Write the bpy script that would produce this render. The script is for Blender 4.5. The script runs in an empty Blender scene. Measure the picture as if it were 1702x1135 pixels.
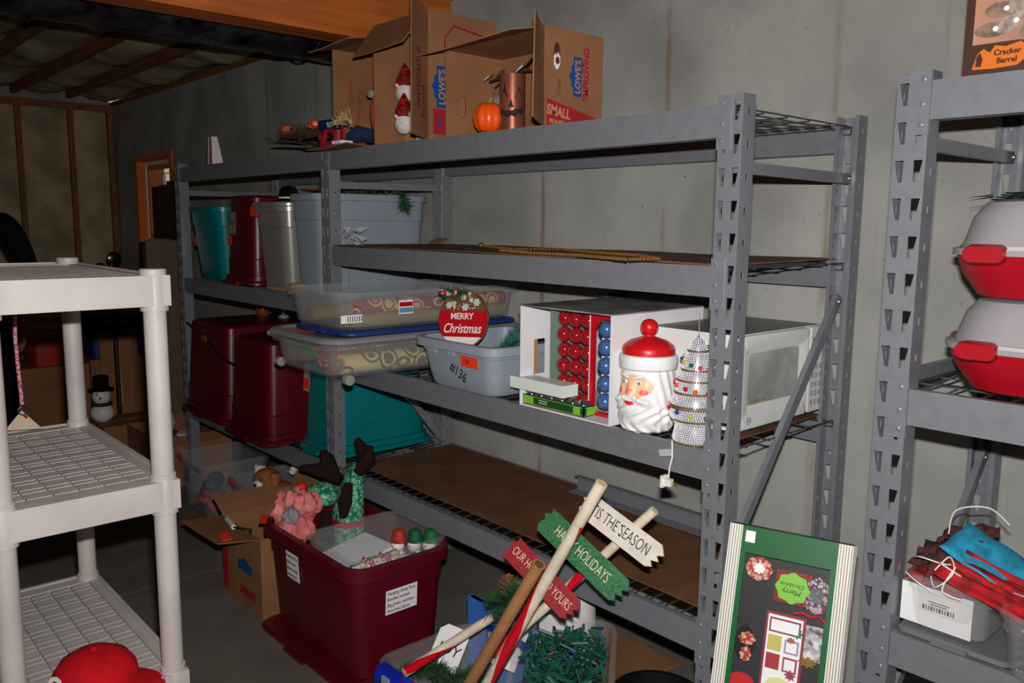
import bpy, bmesh, math, random
from mathutils import Vector, Matrix, Euler
random.seed(7)
PI = math.pi
COL = bpy.context.scene.collection
SC = bpy.context.scene
# ---------------------------------------------------------------- camera
CAM = Vector((3.0739, -1.7077, 1.5278)); FPX = 1385.47
_y, _p, _r = math.radians(48.16), math.radians(-8.063), math.radians(.516)
FW = Vector((-math.sin(_y)*math.cos(_p), math.cos(_y)*math.cos(_p), math.sin(_p)))
_rt = Vector((math.cos(_y), math.sin(_y), 0)); _up = _rt.cross(FW)
RT = _rt*math.cos(_r) + _up*math.sin(_r); UP = -_rt*math.sin(_r) + _up*math.cos(_r)
cd = bpy.data.cameras.new('camera'); cam = bpy.data.objects.new('camera', cd); COL.objects.link(cam)
cd.sensor_width = 36; cd.lens = FPX/1702*36; cd.clip_start = .02; cd.clip_end = 60
m3 = Matrix((RT, UP, -FW)).transposed()
cam.matrix_world = Matrix.Translation(CAM) @ m3.to_4x4()
SC.camera = cam
def on(x, y, ax, v):                     # photo pixel -> point on the plane ax = v
    d = FW + RT*((x-851)/FPX) - UP*((y-567.5)/FPX); i = 'xyz'.index(ax)
    return CAM + d*((v-CAM[i])/d[i])
# ---------------------------------------------------------------- light
w = bpy.data.worlds.new('world'); SC.world = w; w.use_nodes = True
w.node_tree.nodes['Background'].inputs[0].default_value = (1.0, .80, .60, 1)
w.node_tree.nodes['Background'].inputs[1].default_value = .008
fl = bpy.data.lights.new('camera_flash', 'AREA'); fl.shape = 'RECTANGLE'; fl.size = .045; fl.size_y = .02
fl.energy = 40; fl.color = (1.0, .97, .95); fl.spread = math.radians(150)
flo = bpy.data.objects.new('camera_flash', fl); COL.objects.link(flo)
flo.matrix_world = Matrix.Translation(CAM + UP*.10 + RT*.012 + FW*.02) @ m3.to_4x4()
SC.view_settings.view_transform = 'Standard'; SC.view_settings.look = 'None'
SC.view_settings.exposure = 0; SC.view_settings.gamma = 1; SC.view_settings.use_curve_mapping = False
# ---------------------------------------------------------------- materials
def lin(c):
    r = []
    for v in c:
        v /= 255.; r.append(v/12.92 if v <= .04045 else ((v+.055)/1.055)**2.4)
    return (*r, 1)
MATS = {}
def M(name, col, rough=.55, metal=0, var=.0, vs=8, bump=0, bs=60, col2=None, alpha=1, trans=0, emit=0, spec=.5, stretch=None, coat=0):
    if name in MATS: return MATS[name]
    m = bpy.data.materials.new(name); m.use_nodes = True; nt = m.node_tree; b = nt.nodes['Principled BSDF']
    b.inputs['Base Color'].default_value = lin(col); b.inputs['Roughness'].default_value = rough
    b.inputs['Metallic'].default_value = metal; b.inputs['Specular IOR Level'].default_value = spec
    b.inputs['Alpha'].default_value = alpha; b.inputs['Transmission Weight'].default_value = trans
    if coat: b.inputs['Coat Weight'].default_value = coat
    if emit:
        b.inputs['Emission Color'].default_value = lin(col); b.inputs['Emission Strength'].default_value = emit
    if var or bump:
        tc = nt.nodes.new('ShaderNodeTexCoord'); src = tc.outputs['Object']
        if stretch:
            mp = nt.nodes.new('ShaderNodeMapping'); mp.inputs['Scale'].default_value = stretch
            nt.links.new(src, mp.inputs[0]); src = mp.outputs[0]
    if var:
        n = nt.nodes.new('ShaderNodeTexNoise'); n.inputs['Scale'].default_value = vs; n.inputs['Detail'].default_value = 5
        nt.links.new(src, n.inputs['Vector'])
        mx = nt.nodes.new('ShaderNodeMix'); mx.data_type = 'RGBA'
        c2 = col2 or tuple(v*(1-var) for v in col)
        mx.inputs[6].default_value = lin(col); mx.inputs[7].default_value = lin(c2)
        cr = nt.nodes.new('ShaderNodeMapRange'); cr.inputs[1].default_value = .38; cr.inputs[2].default_value = .66
        nt.links.new(n.outputs[0], cr.inputs[0]); nt.links.new(cr.outputs[0], mx.inputs[0])
        nt.links.new(mx.outputs[2], b.inputs['Base Color'])
    if bump:
        n2 = nt.nodes.new('ShaderNodeTexNoise'); n2.inputs['Scale'].default_value = bs; n2.inputs['Detail'].default_value = 4
        nt.links.new(src, n2.inputs['Vector'])
        bp = nt.nodes.new('ShaderNodeBump'); bp.inputs['Strength'].default_value = bump; bp.inputs['Distance'].default_value = .01
        nt.links.new(n2.outputs[0], bp.inputs['Height']); nt.links.new(bp.outputs[0], b.inputs['Normal'])
    MATS[name] = m; return m
# ---------------------------------------------------------------- mesh building
class B:
    def __init__(s): s.v = []; s.f = []; s.mi = []; s.T = Matrix.Identity(4); s.m = 0
    def add(s, vs, fs):
        o = len(s.v); s.v += [s.T @ Vector(p) for p in vs]; s.f += [tuple(i+o for i in q) for q in fs]; s.mi += [s.m]*len(fs); return s
    def box(s, x0, x1, y0, y1, z0, z1):
        return s.add([(x0,y0,z0),(x1,y0,z0),(x1,y1,z0),(x0,y1,z0),(x0,y0,z1),(x1,y0,z1),(x1,y1,z1),(x0,y1,z1)],
                     [(3,2,1,0),(4,5,6,7),(0,1,5,4),(1,2,6,5),(2,3,7,6),(3,0,4,7)])
    def slab(s, p, u, v, n, t):          # parallelogram p,u,v thickened by t along n
        p, u, v, n = map(Vector, (p, u, v, n)); n = n.normalized()*t
        a = [p, p+u, p+u+v, p+v]
        return s.add(a + [q+n for q in a], [(3,2,1,0),(4,5,6,7),(0,1,5,4),(1,2,6,5),(2,3,7,6),(3,0,4,7)])
    def prism(s, pts, o, u, v, t):       # 2D outline in the frame o,u,v extruded t along u x v
        o, u, v = Vector(o), Vector(u), Vector(v); n = u.cross(v).normalized()*t; k = len(pts)
        a = [o + u*p[0] + v*p[1] for p in pts]
        return s.add(a + [q+n for q in a], [tuple(range(k-1,-1,-1)), tuple(range(k, 2*k))] + [(i,(i+1)%k,(i+1)%k+k,i+k) for i in range(k)])
    def loft(s, rings, cap0=True, cap1=True, closed=True):
        k = len(rings[0]); vs = [p for r in rings for p in r]; fs = []
        for j in range(len(rings)-1):
            for i in range(k if closed else k-1):
                a = j*k+i; b = j*k+(i+1)%k; fs.append((a, b, b+k, a+k))
        if cap0: fs.append(tuple(range(k-1,-1,-1)))
        if cap1: fs.append(tuple(range((len(rings)-1)*k, len(rings)*k)))
        return s.add(vs, fs)
    def lathe(s, prof, n=24, c=(0,0,0), cap0=True, cap1=True, wob=None):
        c = Vector(c); R = []
        for r, z in prof:
            R.append([c + Vector((r*math.cos(2*PI*i/n)*(1 if not wob else wob(i/n)), r*math.sin(2*PI*i/n)*(1 if not wob else wob(i/n)), z)) for i in range(n)])
        return s.loft(R, cap0, cap1)
    def ball(s, c, r, n=12, m=8):
        r = (r, r, r) if not hasattr(r, '__len__') else r
        c = Vector(c); R = []
        for j in range(1, m):
            t = PI*j/m
            R.append([c + Vector((r[0]*math.sin(t)*math.cos(2*PI*i/n), r[1]*math.sin(t)*math.sin(2*PI*i/n), -r[2]*math.cos(t))) for i in range(n)])
        return s.loft(R)
    def tube(s, pts, r, n=8, cap=True, closed=False):
        pts = [Vector(p) for p in pts]; R = []; k = len(pts)
        ref = None
        for j, p in enumerate(pts):
            if closed: d = pts[(j+1) % k]-pts[j-1]
            else: d = pts[min(j+1, k-1)]-pts[max(j-1, 0)]
            d = d.normalized() if d.length > 1e-9 else Vector((0,0,1))
            if ref is None:
                ref = d.orthogonal().normalized()
            ref = (ref - d*ref.dot(d)); ref = ref.normalized() if ref.length > 1e-6 else d.orthogonal().normalized()
            b = d.cross(ref); rr = r[j] if hasattr(r, '__len__') else r
            R.append([p + (ref*math.cos(2*PI*i/n) + b*math.sin(2*PI*i/n))*rr for i in range(n)])
        if closed: R.append(R[0]); cap = False
        return s.loft(R, cap, cap)
    def build(s, name, mats, parent=None, smooth=35, world=True, link=True):
        me = bpy.data.meshes.new(name); vs = s.v
        if parent is not None and world:
            im = LOC[parent.name].inverted(); vs = [im @ p for p in vs]
        me.from_pydata([tuple(p) for p in vs], [], s.f)
        mats = mats if isinstance(mats, (list, tuple)) else [mats]
        for m in mats: me.materials.append(m)
        if len(mats) > 1: me.polygons.foreach_set('material_index', s.mi)
        if smooth:
            me.polygons.foreach_set('use_smooth', [True]*len(me.polygons)); me.set_sharp_from_angle(angle=math.radians(smooth))
        me.update()
        return mkobj(name, me, parent)
LOC = {}
def mkobj(name, me, parent=None):
    o = bpy.data.objects.new(name, me); COL.objects.link(o)
    if parent is not None: o.parent = parent; LOC[o.name] = LOC[parent.name]
    else: LOC[o.name] = Matrix.Identity(4)
    return o
def tag(o, label, cat, group=None):
    o['label'] = label; o['category'] = cat
    if group: o['group'] = group
    return o
def thing(name, label, cat, loc=(0,0,0), rz=0, group=None, rot=None):
    o = bpy.data.objects.new(name, None); COL.objects.link(o); o.empty_display_size = .05
    o.location = loc; o.rotation_euler = rot or (0, 0, rz)
    LOC[o.name] = Matrix.Translation(Vector(loc)) @ Euler(rot or (0, 0, rz)).to_matrix().to_4x4()
    return tag(o, label, cat, group)
def struct(o): o['kind'] = 'structure'; return o
def stuff(o): o['kind'] = 'stuff'; return o
def text(name, s, size, mat, o, u, v, parent, align='CENTER', wide=1.0, shear=0, depth=.0004, bold=0):
    c = bpy.data.curves.new(name, 'FONT'); c.body = s; c.size = size; c.align_x = align; c.align_y = 'CENTER'
    c.extrude = depth; c.shear = shear; c.offset = bold; c.resolution_u = 3
    t = bpy.data.objects.new('tmp', c); me = bpy.data.meshes.new_from_object(t); bpy.data.objects.remove(t); bpy.data.curves.remove(c)
    u = Vector(u).normalized(); v = Vector(v); v = (v - u*v.dot(u)).normalized(); n = u.cross(v)
    R = Matrix((u*wide, v, n)).transposed().to_4x4()
    X = Matrix.Translation(Vector(o) + n*depth) @ R
    if parent is not None: X = LOC[parent.name].inverted() @ X
    me.transform(X); me.materials.clear(); me.materials.append(mat); me.name = name
    return mkobj(name, me, parent)
def rr(w, d, r, z, n=5, cx=0, cy=0):     # rounded rectangle ring
    r = min(r, w/2-1e-4, d/2-1e-4); P = []
    for sx, sy, a0 in ((1,1,0),(-1,1,90),(-1,-1,180),(1,-1,270)):
        for i in range(n+1):
            a = math.radians(a0 + 90*i/n)
            P.append((cx + sx*(w/2-r) + r*math.cos(a), cy + sy*(d/2-r) + r*math.sin(a), z))
    return P
def needles(b, pts, n, ln, wd=.0016, spread=1.0):
    pts = [Vector(p) for p in pts]
    for i in range(n):
        k = random.random()*(len(pts)-1); j = int(k); p = pts[j].lerp(pts[j+1], k-j)
        ax = (pts[j+1]-pts[j]).normalized()
        d = (Vector((random.gauss(0,1), random.gauss(0,1), random.gauss(0,1)))*spread + ax*.8).normalized()
        s = d.orthogonal().normalized()*wd; l = ln*random.uniform(.6, 1.1)
        b.add([p-s, p+s, p+d*l], [(0,1,2)])
# common materials
steel = M('rack_steel', (134,137,143), .38, .28, .05, 30)
steel2 = M('bright_steel', (165,168,172), .3, .8)
cardb = M('cardboard', (152,106,72), .8, 0, .10, 6, .06, 90, spec=.2)
cardin = M('cardboard_inside', (165,116,76), .85, 0, .08, 9, spec=.2)
liner_m = M('liner_board', (118,80,54), .75, 0, .14, 9, spec=.25)
wood_m = M('framing_lumber', (150,92,48), .75, 0, .25, 6, stretch=(1,8,8))
girder_m = M('girder_lumber', (205,110,38), .65, 0, .18, 3, stretch=(6,.8,9))
batt_m = M('insulation_paper', (190,170,130), .85, 0, .25, 4, .5, 14)
white_pl = M('white_resin', (190,182,177), .5, 0, .08, 6)
burg = M('burgundy_plastic', (92,6,22), .35, 0, .06, 3)
teal = M('teal_plastic', (0,124,128), .35, 0, .05, 3)
silver = M('silver_plastic', (160,158,150), .32, .35, .05, 4)
greyp = M('grey_plastic', (150,160,172), .42, 0, .04, 4)
clear = M('clear_plastic', (205,208,212), .15, 0, alpha=.10, spec=.6)
frost = M('frosted_plastic', (200,202,205), .35, 0, alpha=.55)
neon = M('neon_sticker', (255,60,30), .6)
neon_p = neon
paper = M('white_paper', (235,235,235), .7)
black = M('black_plastic', (16,16,17), .45)
blackc = M('black_cloth', (14,13,15), .9, spec=.1)
ink = M('black_ink', (22,20,22), .7)
redm = M('red_paint', (190,14,28), .35)
whitem = M('white_paint', (235,232,226), .45)
bluep = M('blue_plastic', (14,40,170), .4)
greenf = M('pine_green', (28,84,44), .7, 0, .35, 20)
greenf2 = M('teal_green_garland', (34,100,84), .7, 0, .4, 25)
gold = M('gold_metal', (205,160,80), .3, .9)
straw = M('straw', (205,170,95), .8)
orange = M('orange_paint', (240,85,20), .35)

# ---------------------------------------------------------------- structure
def concrete(name, col, streak):
    m = bpy.data.materials.new(name); m.use_nodes = True; nt = m.node_tree; b = nt.nodes['Principled BSDF']; L = nt.links
    b.inputs['Roughness'].default_value = .85; b.inputs['Specular IOR Level'].default_value = .25
    tc = nt.nodes.new('ShaderNodeTexCoord')
    def noise(sc, st=(1,1,1), det=6):
        mp = nt.nodes.new('ShaderNodeMapping'); mp.inputs['Scale'].default_value = st; L.new(tc.outputs['Object'], mp.inputs[0])
        n = nt.nodes.new('ShaderNodeTexNoise'); n.inputs['Scale'].default_value = sc; n.inputs['Detail'].default_value = det; L.new(mp.outputs[0], n.inputs['Vector']); return n.outputs[0]
    def rng(s, a, b_, lo=0, hi=1):
        r = nt.nodes.new('ShaderNodeMapRange'); L.new(s, r.inputs[0]); r.inputs[1].default_value = a; r.inputs[2].default_value = b_; r.inputs[3].default_value = lo; r.inputs[4].default_value = hi; return r.outputs[0]
    def mix(f, c0, c1):
        x = nt.nodes.new('ShaderNodeMix'); x.data_type = 'RGBA'
        if isinstance(f, float): x.inputs[0].default_value = f
        else: L.new(f, x.inputs[0])
        for i, c in ((6, c0), (7, c1)):
            if isinstance(c, tuple): x.inputs[i].default_value = lin(c)
            else: L.new(c, x.inputs[i])
        return x.outputs[2]
    c = mix(rng(noise(2.5), .35, .65), col, tuple(v*.84 for v in col))
    c = mix(rng(noise(38, det=2), .70, .78), c, tuple(v*.62 for v in col))       # pinholes, pits
    if streak:
        sx = nt.nodes.new('ShaderNodeSeparateXYZ'); L.new(tc.outputs['Object'], sx.inputs[0])
        md = nt.nodes.new('ShaderNodeMath'); md.operation = 'PINGPONG'; md.inputs[1].default_value = .305; L.new(sx.outputs[0], md.inputs[0])
        seam = rng(md.outputs[0], .0, .018, 1, 0)
        nz = rng(noise(3, (3,1,.9)), .42, .62)
        mu = nt.nodes.new('ShaderNodeMath'); mu.operation = 'MULTIPLY'; L.new(seam, mu.inputs[0]); L.new(nz, mu.inputs[1])
        m2 = nt.nodes.new('ShaderNodeMath'); m2.operation = 'MULTIPLY'; m2.inputs[1].default_value = .85; L.new(mu.outputs[0], m2.inputs[0])
        c = mix(m2.outputs[0], c, (128,98,66))
        c = mix(rng(noise(5, (7,1,.35)), .62, .8, 0, .35), c, (120,104,84))
    L.new(c, b.inputs['Base Color'])
    bp = nt.nodes.new('ShaderNodeBump'); bp.inputs['Strength'].default_value = .12; bp.inputs['Distance'].default_value = .01
    L.new(noise(30), bp.inputs['Height']); L.new(bp.outputs[0], b.inputs['Normal'])
    return m
conc_w = concrete('concrete_wall', (170,170,164), True)
conc_f = concrete('concrete_floor', (118,112,102), False)
WX0, WX1, WY = -4.75, 5.2, .66
b = B()
wx0, wx1, wz0, wz1 = -4.27, -3.43, 1.30, 2.05      # window opening
for x0, x1, z0, z1 in ((WX0-.2, wx0, 0, 2.5), (wx1, WX1, 0, 2.5), (wx0, wx1, 0, wz0), (wx0, wx1, wz1, 2.5)):
    b.box(x0, x1, WY, WY+.22, z0, z1)
wall_back = struct(b.build('wall_back', conc_w, smooth=0))
b = B(); b.box(-.407, WX1, -5, WY, -.15, 0).box(WX0, -.413, -5, WY, -.15, 0)
floor = struct(b.build('floor', conc_f, smooth=0))
B().box(-.413, -.407, -5, WY, -.15, -.002).build('joint_sealant', M('joint_sealant', (150,146,138), .8), floor, smooth=0)
# sill plate, rim and ceiling
b = B(); b.box(WX0-.2, WX1, WY-.0, WY+.22, 2.5, 2.54).box(WX0-.2, WX1, WY+.10, WY+.14, 2.54, 2.78)
struct(b.build('trim_1', wood_m, smooth=0))
ceil = struct(B().box(WX0-.2, WX1, -5, WY+.22, 2.78, 2.81).build('ceiling', wood_m, smooth=0))
for k in range(11):
    y = .30 - .405*k
    B().box(WX0, -.16, y-.02, y+.02, 2.53, 2.78).build('joist', wood_m, ceil, smooth=0)
    # paper-faced batt sagging between two joists
    b = B(); nx, ny = 46, 7; vs = []; fs = []; y1 = y+.385; y0 = y+.02
    if k == 0: y1 = WY+.09
    for i in range(nx):
        x = WX0 + (4.55)*i/(nx-1)
        for j in range(ny):
            t = j/(ny-1); sag = .055*math.sin(PI*t)*(1+.5*math.sin(x*5.1+k*2)+.3*math.sin(x*11+k))
            vs.append((x, y0+(y1-y0)*t, 2.60-sag-.012*random.random()))
    for i in range(nx-1):
        for j in range(ny-1): fs.append((i*ny+j, i*ny+j+1, (i+1)*ny+j+1, (i+1)*ny+j))
    b.add(vs, fs); b.build('insulation_batt', batt_m, ceil, smooth=60)
for k in range(13):
    y = .30 - .405*k
    if y > -4.9: B().box(0.0, WX1, y-.02, y+.02, 2.54, 2.78).build('joist', wood_m, ceil, smooth=0)
struct(B().box(-.15, 0.0, -5, WY, 2.275, 2.54).build('trim_2', girder_m, smooth=0))
# stud wall at the far end
wl = struct(B().box(WX0-.2, WX0-.14, -5, WY, 0, 2.78).build('wall_left', conc_w, smooth=0))
B().box(WX0-.14, WX0, -5, WY, 2.44, 2.5).build('top_plate', wood_m, wl, smooth=0)
B().box(WX0-.14, WX0, -5, WY, 0, .04).build('bottom_plate', wood_m, wl, smooth=0)
ys = [.62, .31, -.08, -.49, -.90, -1.31, -1.72, -2.13, -2.54, -2.95]
for k, y in enumerate(ys):
    B().box(WX0-.14, WX0+.004, y-.02, y+.02, .04, 2.44).build('stud', wood_m, wl, smooth=0)
    if k:
        b = B(); nz, ny = 30, 7; vs = []; fs = []; y0 = y+.02; y1 = ys[k-1]-.02
        for i in range(nz):
            z = .04+2.4*i/(nz-1)
            for j in range(ny):
                t = j/(ny-1); vs.append((WX0-.05+.035*math.sin(PI*t)*(1+.4*math.sin(z*4+k*3))+.008*random.random(), y0+(y1-y0)*t, z))
        for i in range(nz-1):
            for j in range(ny-1): fs.append((i*ny+j, i*ny+j+1, (i+1)*ny+j+1, (i+1)*ny+j))
        b.add(vs, fs); b.build('insulation_batt', batt_m, wl, smooth=60)
# window with wooden buck
win = bpy.data.objects.new('window_1', None); COL.objects.link(win); win.location = ((wx0+wx1)/2, WY, wz0); win['kind'] = 'structure'
LOC['window_1'] = Matrix.Translation(win.location)
b = B()
for a in ((wx0, wx0+.05, wz0, wz1), (wx1-.05, wx1, wz0, wz1), (wx0+.05, wx1-.05, wz1-.05, wz1), (wx0+.05, wx1-.05, wz0, wz0+.05)):
    b.box(a[0], a[1], WY-.012, WY+.21, a[2], a[3])
b.build('window_buck', M('window_wood', (225,120,45), .6, 0, .15, 4), win, smooth=0)
def sash(x0, x1, z0, z1, y, t, name, mat):
    b = B(); 
    for a in ((x0, x0+t, z0, z1), (x1-t, x1, z0, z1), (x0+t, x1-t, z1-t, z1), (x0+t, x1-t, z0, z0+t)): b.box(a[0], a[1], y, y+.03, a[2], a[3])
    return b.build(name, mat, win, smooth=0)
sash(wx0+.05, wx1-.05, wz0+.05, wz1-.05, WY+.05, .03, 'window_frame', whitem)
sash(wx0+.08, wx1-.08, wz0+.08, wz1-.08, WY+.06, .035, 'sash', MATS['window_wood'])
B().box(-3.862, -3.838, WY+.065, WY+.085, wz0+.16, wz1-.16).build('muntin', whitem, win, smooth=0)
B().box(wx0+.11, wx1-.11, WY+.075, WY+.079, wz0+.11, wz1-.11).build('pane', M('window_glass', (235,240,245), .05, alpha=.12), win, smooth=0)
# outside the window: a pale clapboard wall of the window well, in daylight
ow = struct(B().box(-9.5, -2.2, 1.5, 1.6, .6, 3.6).build('trim_3', M('outdoor_siding', (225,215,195), .7), smooth=0))
for k in range(14): B().box(-9.5, -2.2, 1.475, 1.5, .62+.2*k, .80+.2*k).build('siding_board', MATS['outdoor_siding'], ow, smooth=0)
struct(B().box(-9.5, -2.2, WY+.22, 1.6, .5, .6).build('trim_4', M('gravel', (120,112,100), .9, 0, .4, 40), smooth=0))
dl = bpy.data.lights.new('daylight', 'AREA'); dl.size = 3.0; dl.energy = 90; dl.color = (1, .97, .9)
dlo = bpy.data.objects.new('daylight', dl); COL.objects.link(dlo); dlo.location = (-6.0, 1.15, 3.6); dlo.rotation_euler = (math.radians(20), 0, 0)
# foil-wrapped duct under the joists
t = thing('foil_duct', 'black and silver foil wrapped round duct hanging below the ceiling joists beside the wooden girder', 'duct', (-.52, .6, 2.40))
b = B(); R = []
for i in range(60):
    y = .64 - 5.4*i/59; ring = []
    for j in range(22):
        a = 2*PI*j/22; r = .165*(1+.035*math.sin(5*a+i*1.7)+.03*math.sin(9*a-i*2.3)+.02*random.random())
        ring.append((-.50+.185*math.cos(a)*r/.165, y, 2.375+r*math.sin(a)*.66))
    R.append(ring)
b.loft(R); b.build('foil_wrap', M('foil', (120,120,128), .28, .85, .55, 9, .6, 25, col2=(25,25,30)), t, smooth=80)
for y in (.2, -.9, -2.0, -3.1):
    B().tube([(-.50+.19*math.cos(2*PI*j/20), y, 2.375+.118*math.sin(2*PI*j/20)) for j in range(20)], .005, 5, closed=True).build('strap', M('strap', (60,60,60), .5, .5), t)

# ---------------------------------------------------------------- steel racks
H = 1.83; UW, UD = .064, .05; NC = 24; PT = H/NC
def half(b, o, u, w, h, hole):            # rect (0..w, 0..h) in frame o,u,+z with a 4-corner hole
    o, u = Vector(o), Vector(u); z = Vector((0,0,1))
    P = [o, o+u*w, o+u*w+z*h, o+z*h] + [o+u*p[0]+z*p[1] for p in hole]
    b.add(P, [(0,1,5,4),(1,2,6,5),(2,3,7,6),(3,0,4,7)])
def upright_mesh():
    b = B()
    for k in range(NC):
        z = k*PT; w2 = UW/2
        half(b, (0,0,z), (1,0,0), w2, PT, [(.013,.016),(.021,.016),(.022,.060),(.004,.060)])
        half(b, (w2,0,z), (1,0,0), w2, PT, [(.011,.016),(.019,.016),(.028,.060),(.010,.060)])
        for x, u in ((UW,(0,1,0)), (0,(0,1,0))):
            half(b, (x,0,z), u, UD, PT, [(.021,.030),(.029,.030),(.029,.045),(.021,.045)])
    b.add([(0,UD,0),(.010,UD,0),(.010,UD,H),(0,UD,H),(UW-.010,UD,0),(UW,UD,0),(UW,UD,H),(UW-.010,UD,H)], [(0,1,2,3),(4,5,6,7)])
    me = bpy.data.meshes.new('upright'); me.from_pydata([tuple(p) for p in b.v], [], b.f)
    bm = bmesh.new(); bm.from_mesh(me); bmesh.ops.remove_doubles(bm, verts=bm.verts, dist=1e-5); bmesh.ops.recalc_face_normals(bm, faces=bm.faces); bm.to_mesh(me); bm.free()
    me.materials.append(steel); return me
UPM = upright_mesh()
_b = B(); _b.ball((0,0,0), (.006,.003,.006), 10, 6); _o = _b.build('rivet', steel); RIVET = _o.data; bpy.data.objects.remove(_o)
def upright(t, x, y, back):
    o = mkobj('upright', UPM, t)
    o.location = (x, y, 0) if not back else (x+UW, y, 0); o.rotation_euler = (0,0,PI if back else 0)
    md = o.modifiers.new('thick', 'SOLIDIFY'); md.thickness = .0024; md.offset = 0
    f = B().box(x-.006, x+UW+.006, y-(.056 if back else .006), y+(.006 if back else .056), 0, .004).build('foot_plate', steel, t, world=False)
def strut(t, p, q, w=.028):
    p, q = Vector(p), Vector(q); d = (q-p); n = Vector((1,0,0)); s = d.cross(n).normalized()*w
    b = B(); b.slab(p-s/2-n*.008, d, s, n, .016)
    o = b.build('brace', steel, t, world=False)
    for k in (.02, .98): B().ball(p+d*k+n*.009, .006, 8, 6).build('bolt', steel2, o, world=False)
def deck(t, x0, x1, y0, y1, z):
    b = B(); n = int((x1-x0)/.052); r = .0024
    for i in range(n+1):
        x = x0+(x1-x0)*i/n; b.tube([(x,y0,z),(x,y1,z)], r, 4); b.tube([(x,y0,z),(x,y0,z-.02)], r, 4); b.tube([(x,y1,z),(x,y1,z-.02)], r, 4)
    for j in range(6):
        y = y0+.01+(y1-y0-.02)*j/5; b.tube([(x0,y,z-.004),(x1,y,z-.004)], r*1.2, 4)
    for y in (y0, y1): b.tube([(x0,y,z-.02),(x1,y,z-.02)], r, 4)
    o = b.build('wire_deck', M('deck_wire', (105,106,110), .35, .7), t, smooth=0, world=False)
def beam(t, x0, x1, y, z, front, conn=(1,1), h=.076):
    s = 1 if front else -1
    b = B(); pr = [(0,-h),(0,0),(.018,0),(.018,-.016),(.040,-.016),(.040,-h)]
    b.prism([(p[0]*s, p[1]) for p in pr], (x0, y, z), (0,1,0), (0,0,1), x1-x0)
    o = b.build('beam', steel, t, smooth=30, world=False)
    for e, c in ((0, conn[0]), (1, conn[1])):
        if not c: continue
        xa, xb = (x0-.034, x0+.003) if e == 0 else (x1-.003, x1+.034)
        b = B(); b.box(xa, xb, y-.0045 if front else y+.0015, y-.0015 if front else y+.0045, z-.105, z+.020)
        xe = x0 if e == 0 else x1
        b.box(xe-.003, xe+.003, min(y, y+s*.045), max(y, y+s*.045), z-.105, z+.02)
        c_ = b.build('connector', steel, o, smooth=0, world=False)
        if front:
            for dz in (.003, -.045, -.085):
                r_ = mkobj('rivet', RIVET, o); r_.location = ((xa+xb)/2-(.004 if e else -.004), y-.005, z+dz)
def rack(label, x0, x1, y0, D, levels, left=True, right=True, lbr=None, rbr=None, hl=1.67):
    t = thing('storage_rack', label, 'shelf rack', (x0, y0, 0), group=None)
    Wd = x1-x0
    if left: upright(t, 0, 0, 0); upright(t, 0, D, 1)
    if right: upright(t, Wd-UW, 0, 0); upright(t, Wd-UW, D, 1)
    bx0, bx1 = UW, Wd-UW if right else Wd
    for z in levels:
        beam(t, bx0, bx1, 0.0, z, True, (1, 1 if right else 0)); beam(t, bx0, bx1, D, z, False, (1, 1 if right else 0))
        deck(t, bx0-.03, bx1+(.03 if right else -.01), .022, D-.022, z-.006)
    for fx, pairs in ((UW/2, lbr), (Wd-UW/2, rbr)):
        for p, q in (pairs or []): strut(t, (fx, p[0], p[1]), (fx, q[0], q[1]))
    return t
Z1, Z2, Z3, Z4 = 1.8085, 1.430, .971, .513
RD = .611
rack('long grey steel rack holding the white microwave and the Santa jar', 0, 1.956, 0, RD, (Z1, Z2, Z3, Z4),
     lbr=[((.03,1.675),(.58,1.68)), ((.585,.52),(.03,1.21)), ((.03,.06),(.58,.06))], rbr=[((.03,1.665),(.585,1.66)), ((.57,1.33),(.03,.62)), ((.03,.1),(.58,.1))])
R2Z = (1.8085, 1.215, .510)
rack('grey steel rack holding the upside-down burgundy bins beside the wooden window', -1.605, 0.0, 0, RD, R2Z, right=False,
     lbr=[((.03,1.675),(.58,1.68)), ((.58,1.05),(.03,.62))])
R3Z = (1.815, 1.195, .662)
rack('grey steel rack holding the two red cake carriers', 2.291, 4.247, .04, RD, R3Z,
     lbr=[((.03,1.70),(.58,1.70)), ((.03,1.21),(.58,1.21)), ((.03,.36),(.58,.95))], rbr=[((.03,1.70),(.58,1.70)), ((.03,.5),(.58,1.1))])
def liner(label, x0, x1, y0, y1, z, mat=liner_m, curl=0):
    b = B(); nx, ny = 24, 5; vs = []; fs = []
    top = []
    for s in (.004, 0):
        for i in range(nx):
            for j in range(ny):
                u = i/(nx-1); vs.append((x0+(x1-x0)*u, y0+(y1-y0)*j/(ny-1)+.004*math.sin(9*u)*(j == 0), z+s+curl*max(0, u-.75)**2*8+.0015*math.sin(17*u+j)+.0015))
    for i in range(nx-1):
        for j in range(ny-1):
            a = i*ny+j; k = nx*ny; fs += [(a, a+ny, a+ny+1, a+1), (a+k, a+1+k, a+ny+1+k, a+ny+k)]
    E = [i*ny for i in range(nx)] + [(nx-1)*ny+j for j in range(1,ny)] + [i*ny+ny-1 for i in range(nx-2,-1,-1)] + [j for j in range(ny-2,0,-1)]
    for a, c in zip(E, E[1:]+E[:1]): fs.append((a, a+nx*ny, c+nx*ny, c))
    b.add(vs, fs); return tag(b.build('shelf_liner', mat, smooth=40), label, 'liner')
liner('brown cardboard sheet lining the shelf with the gold bead garland', .06, 1.90, .012, .59, Z2)
liner('dark brown hardboard sheet lining the lowest shelf behind the wooden arrow signs', .10, 1.885, .075, .585, Z4)
liner('brown cardboard sheet under the white microwave', 1.60, 1.885, .145, .57, Z3)
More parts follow.
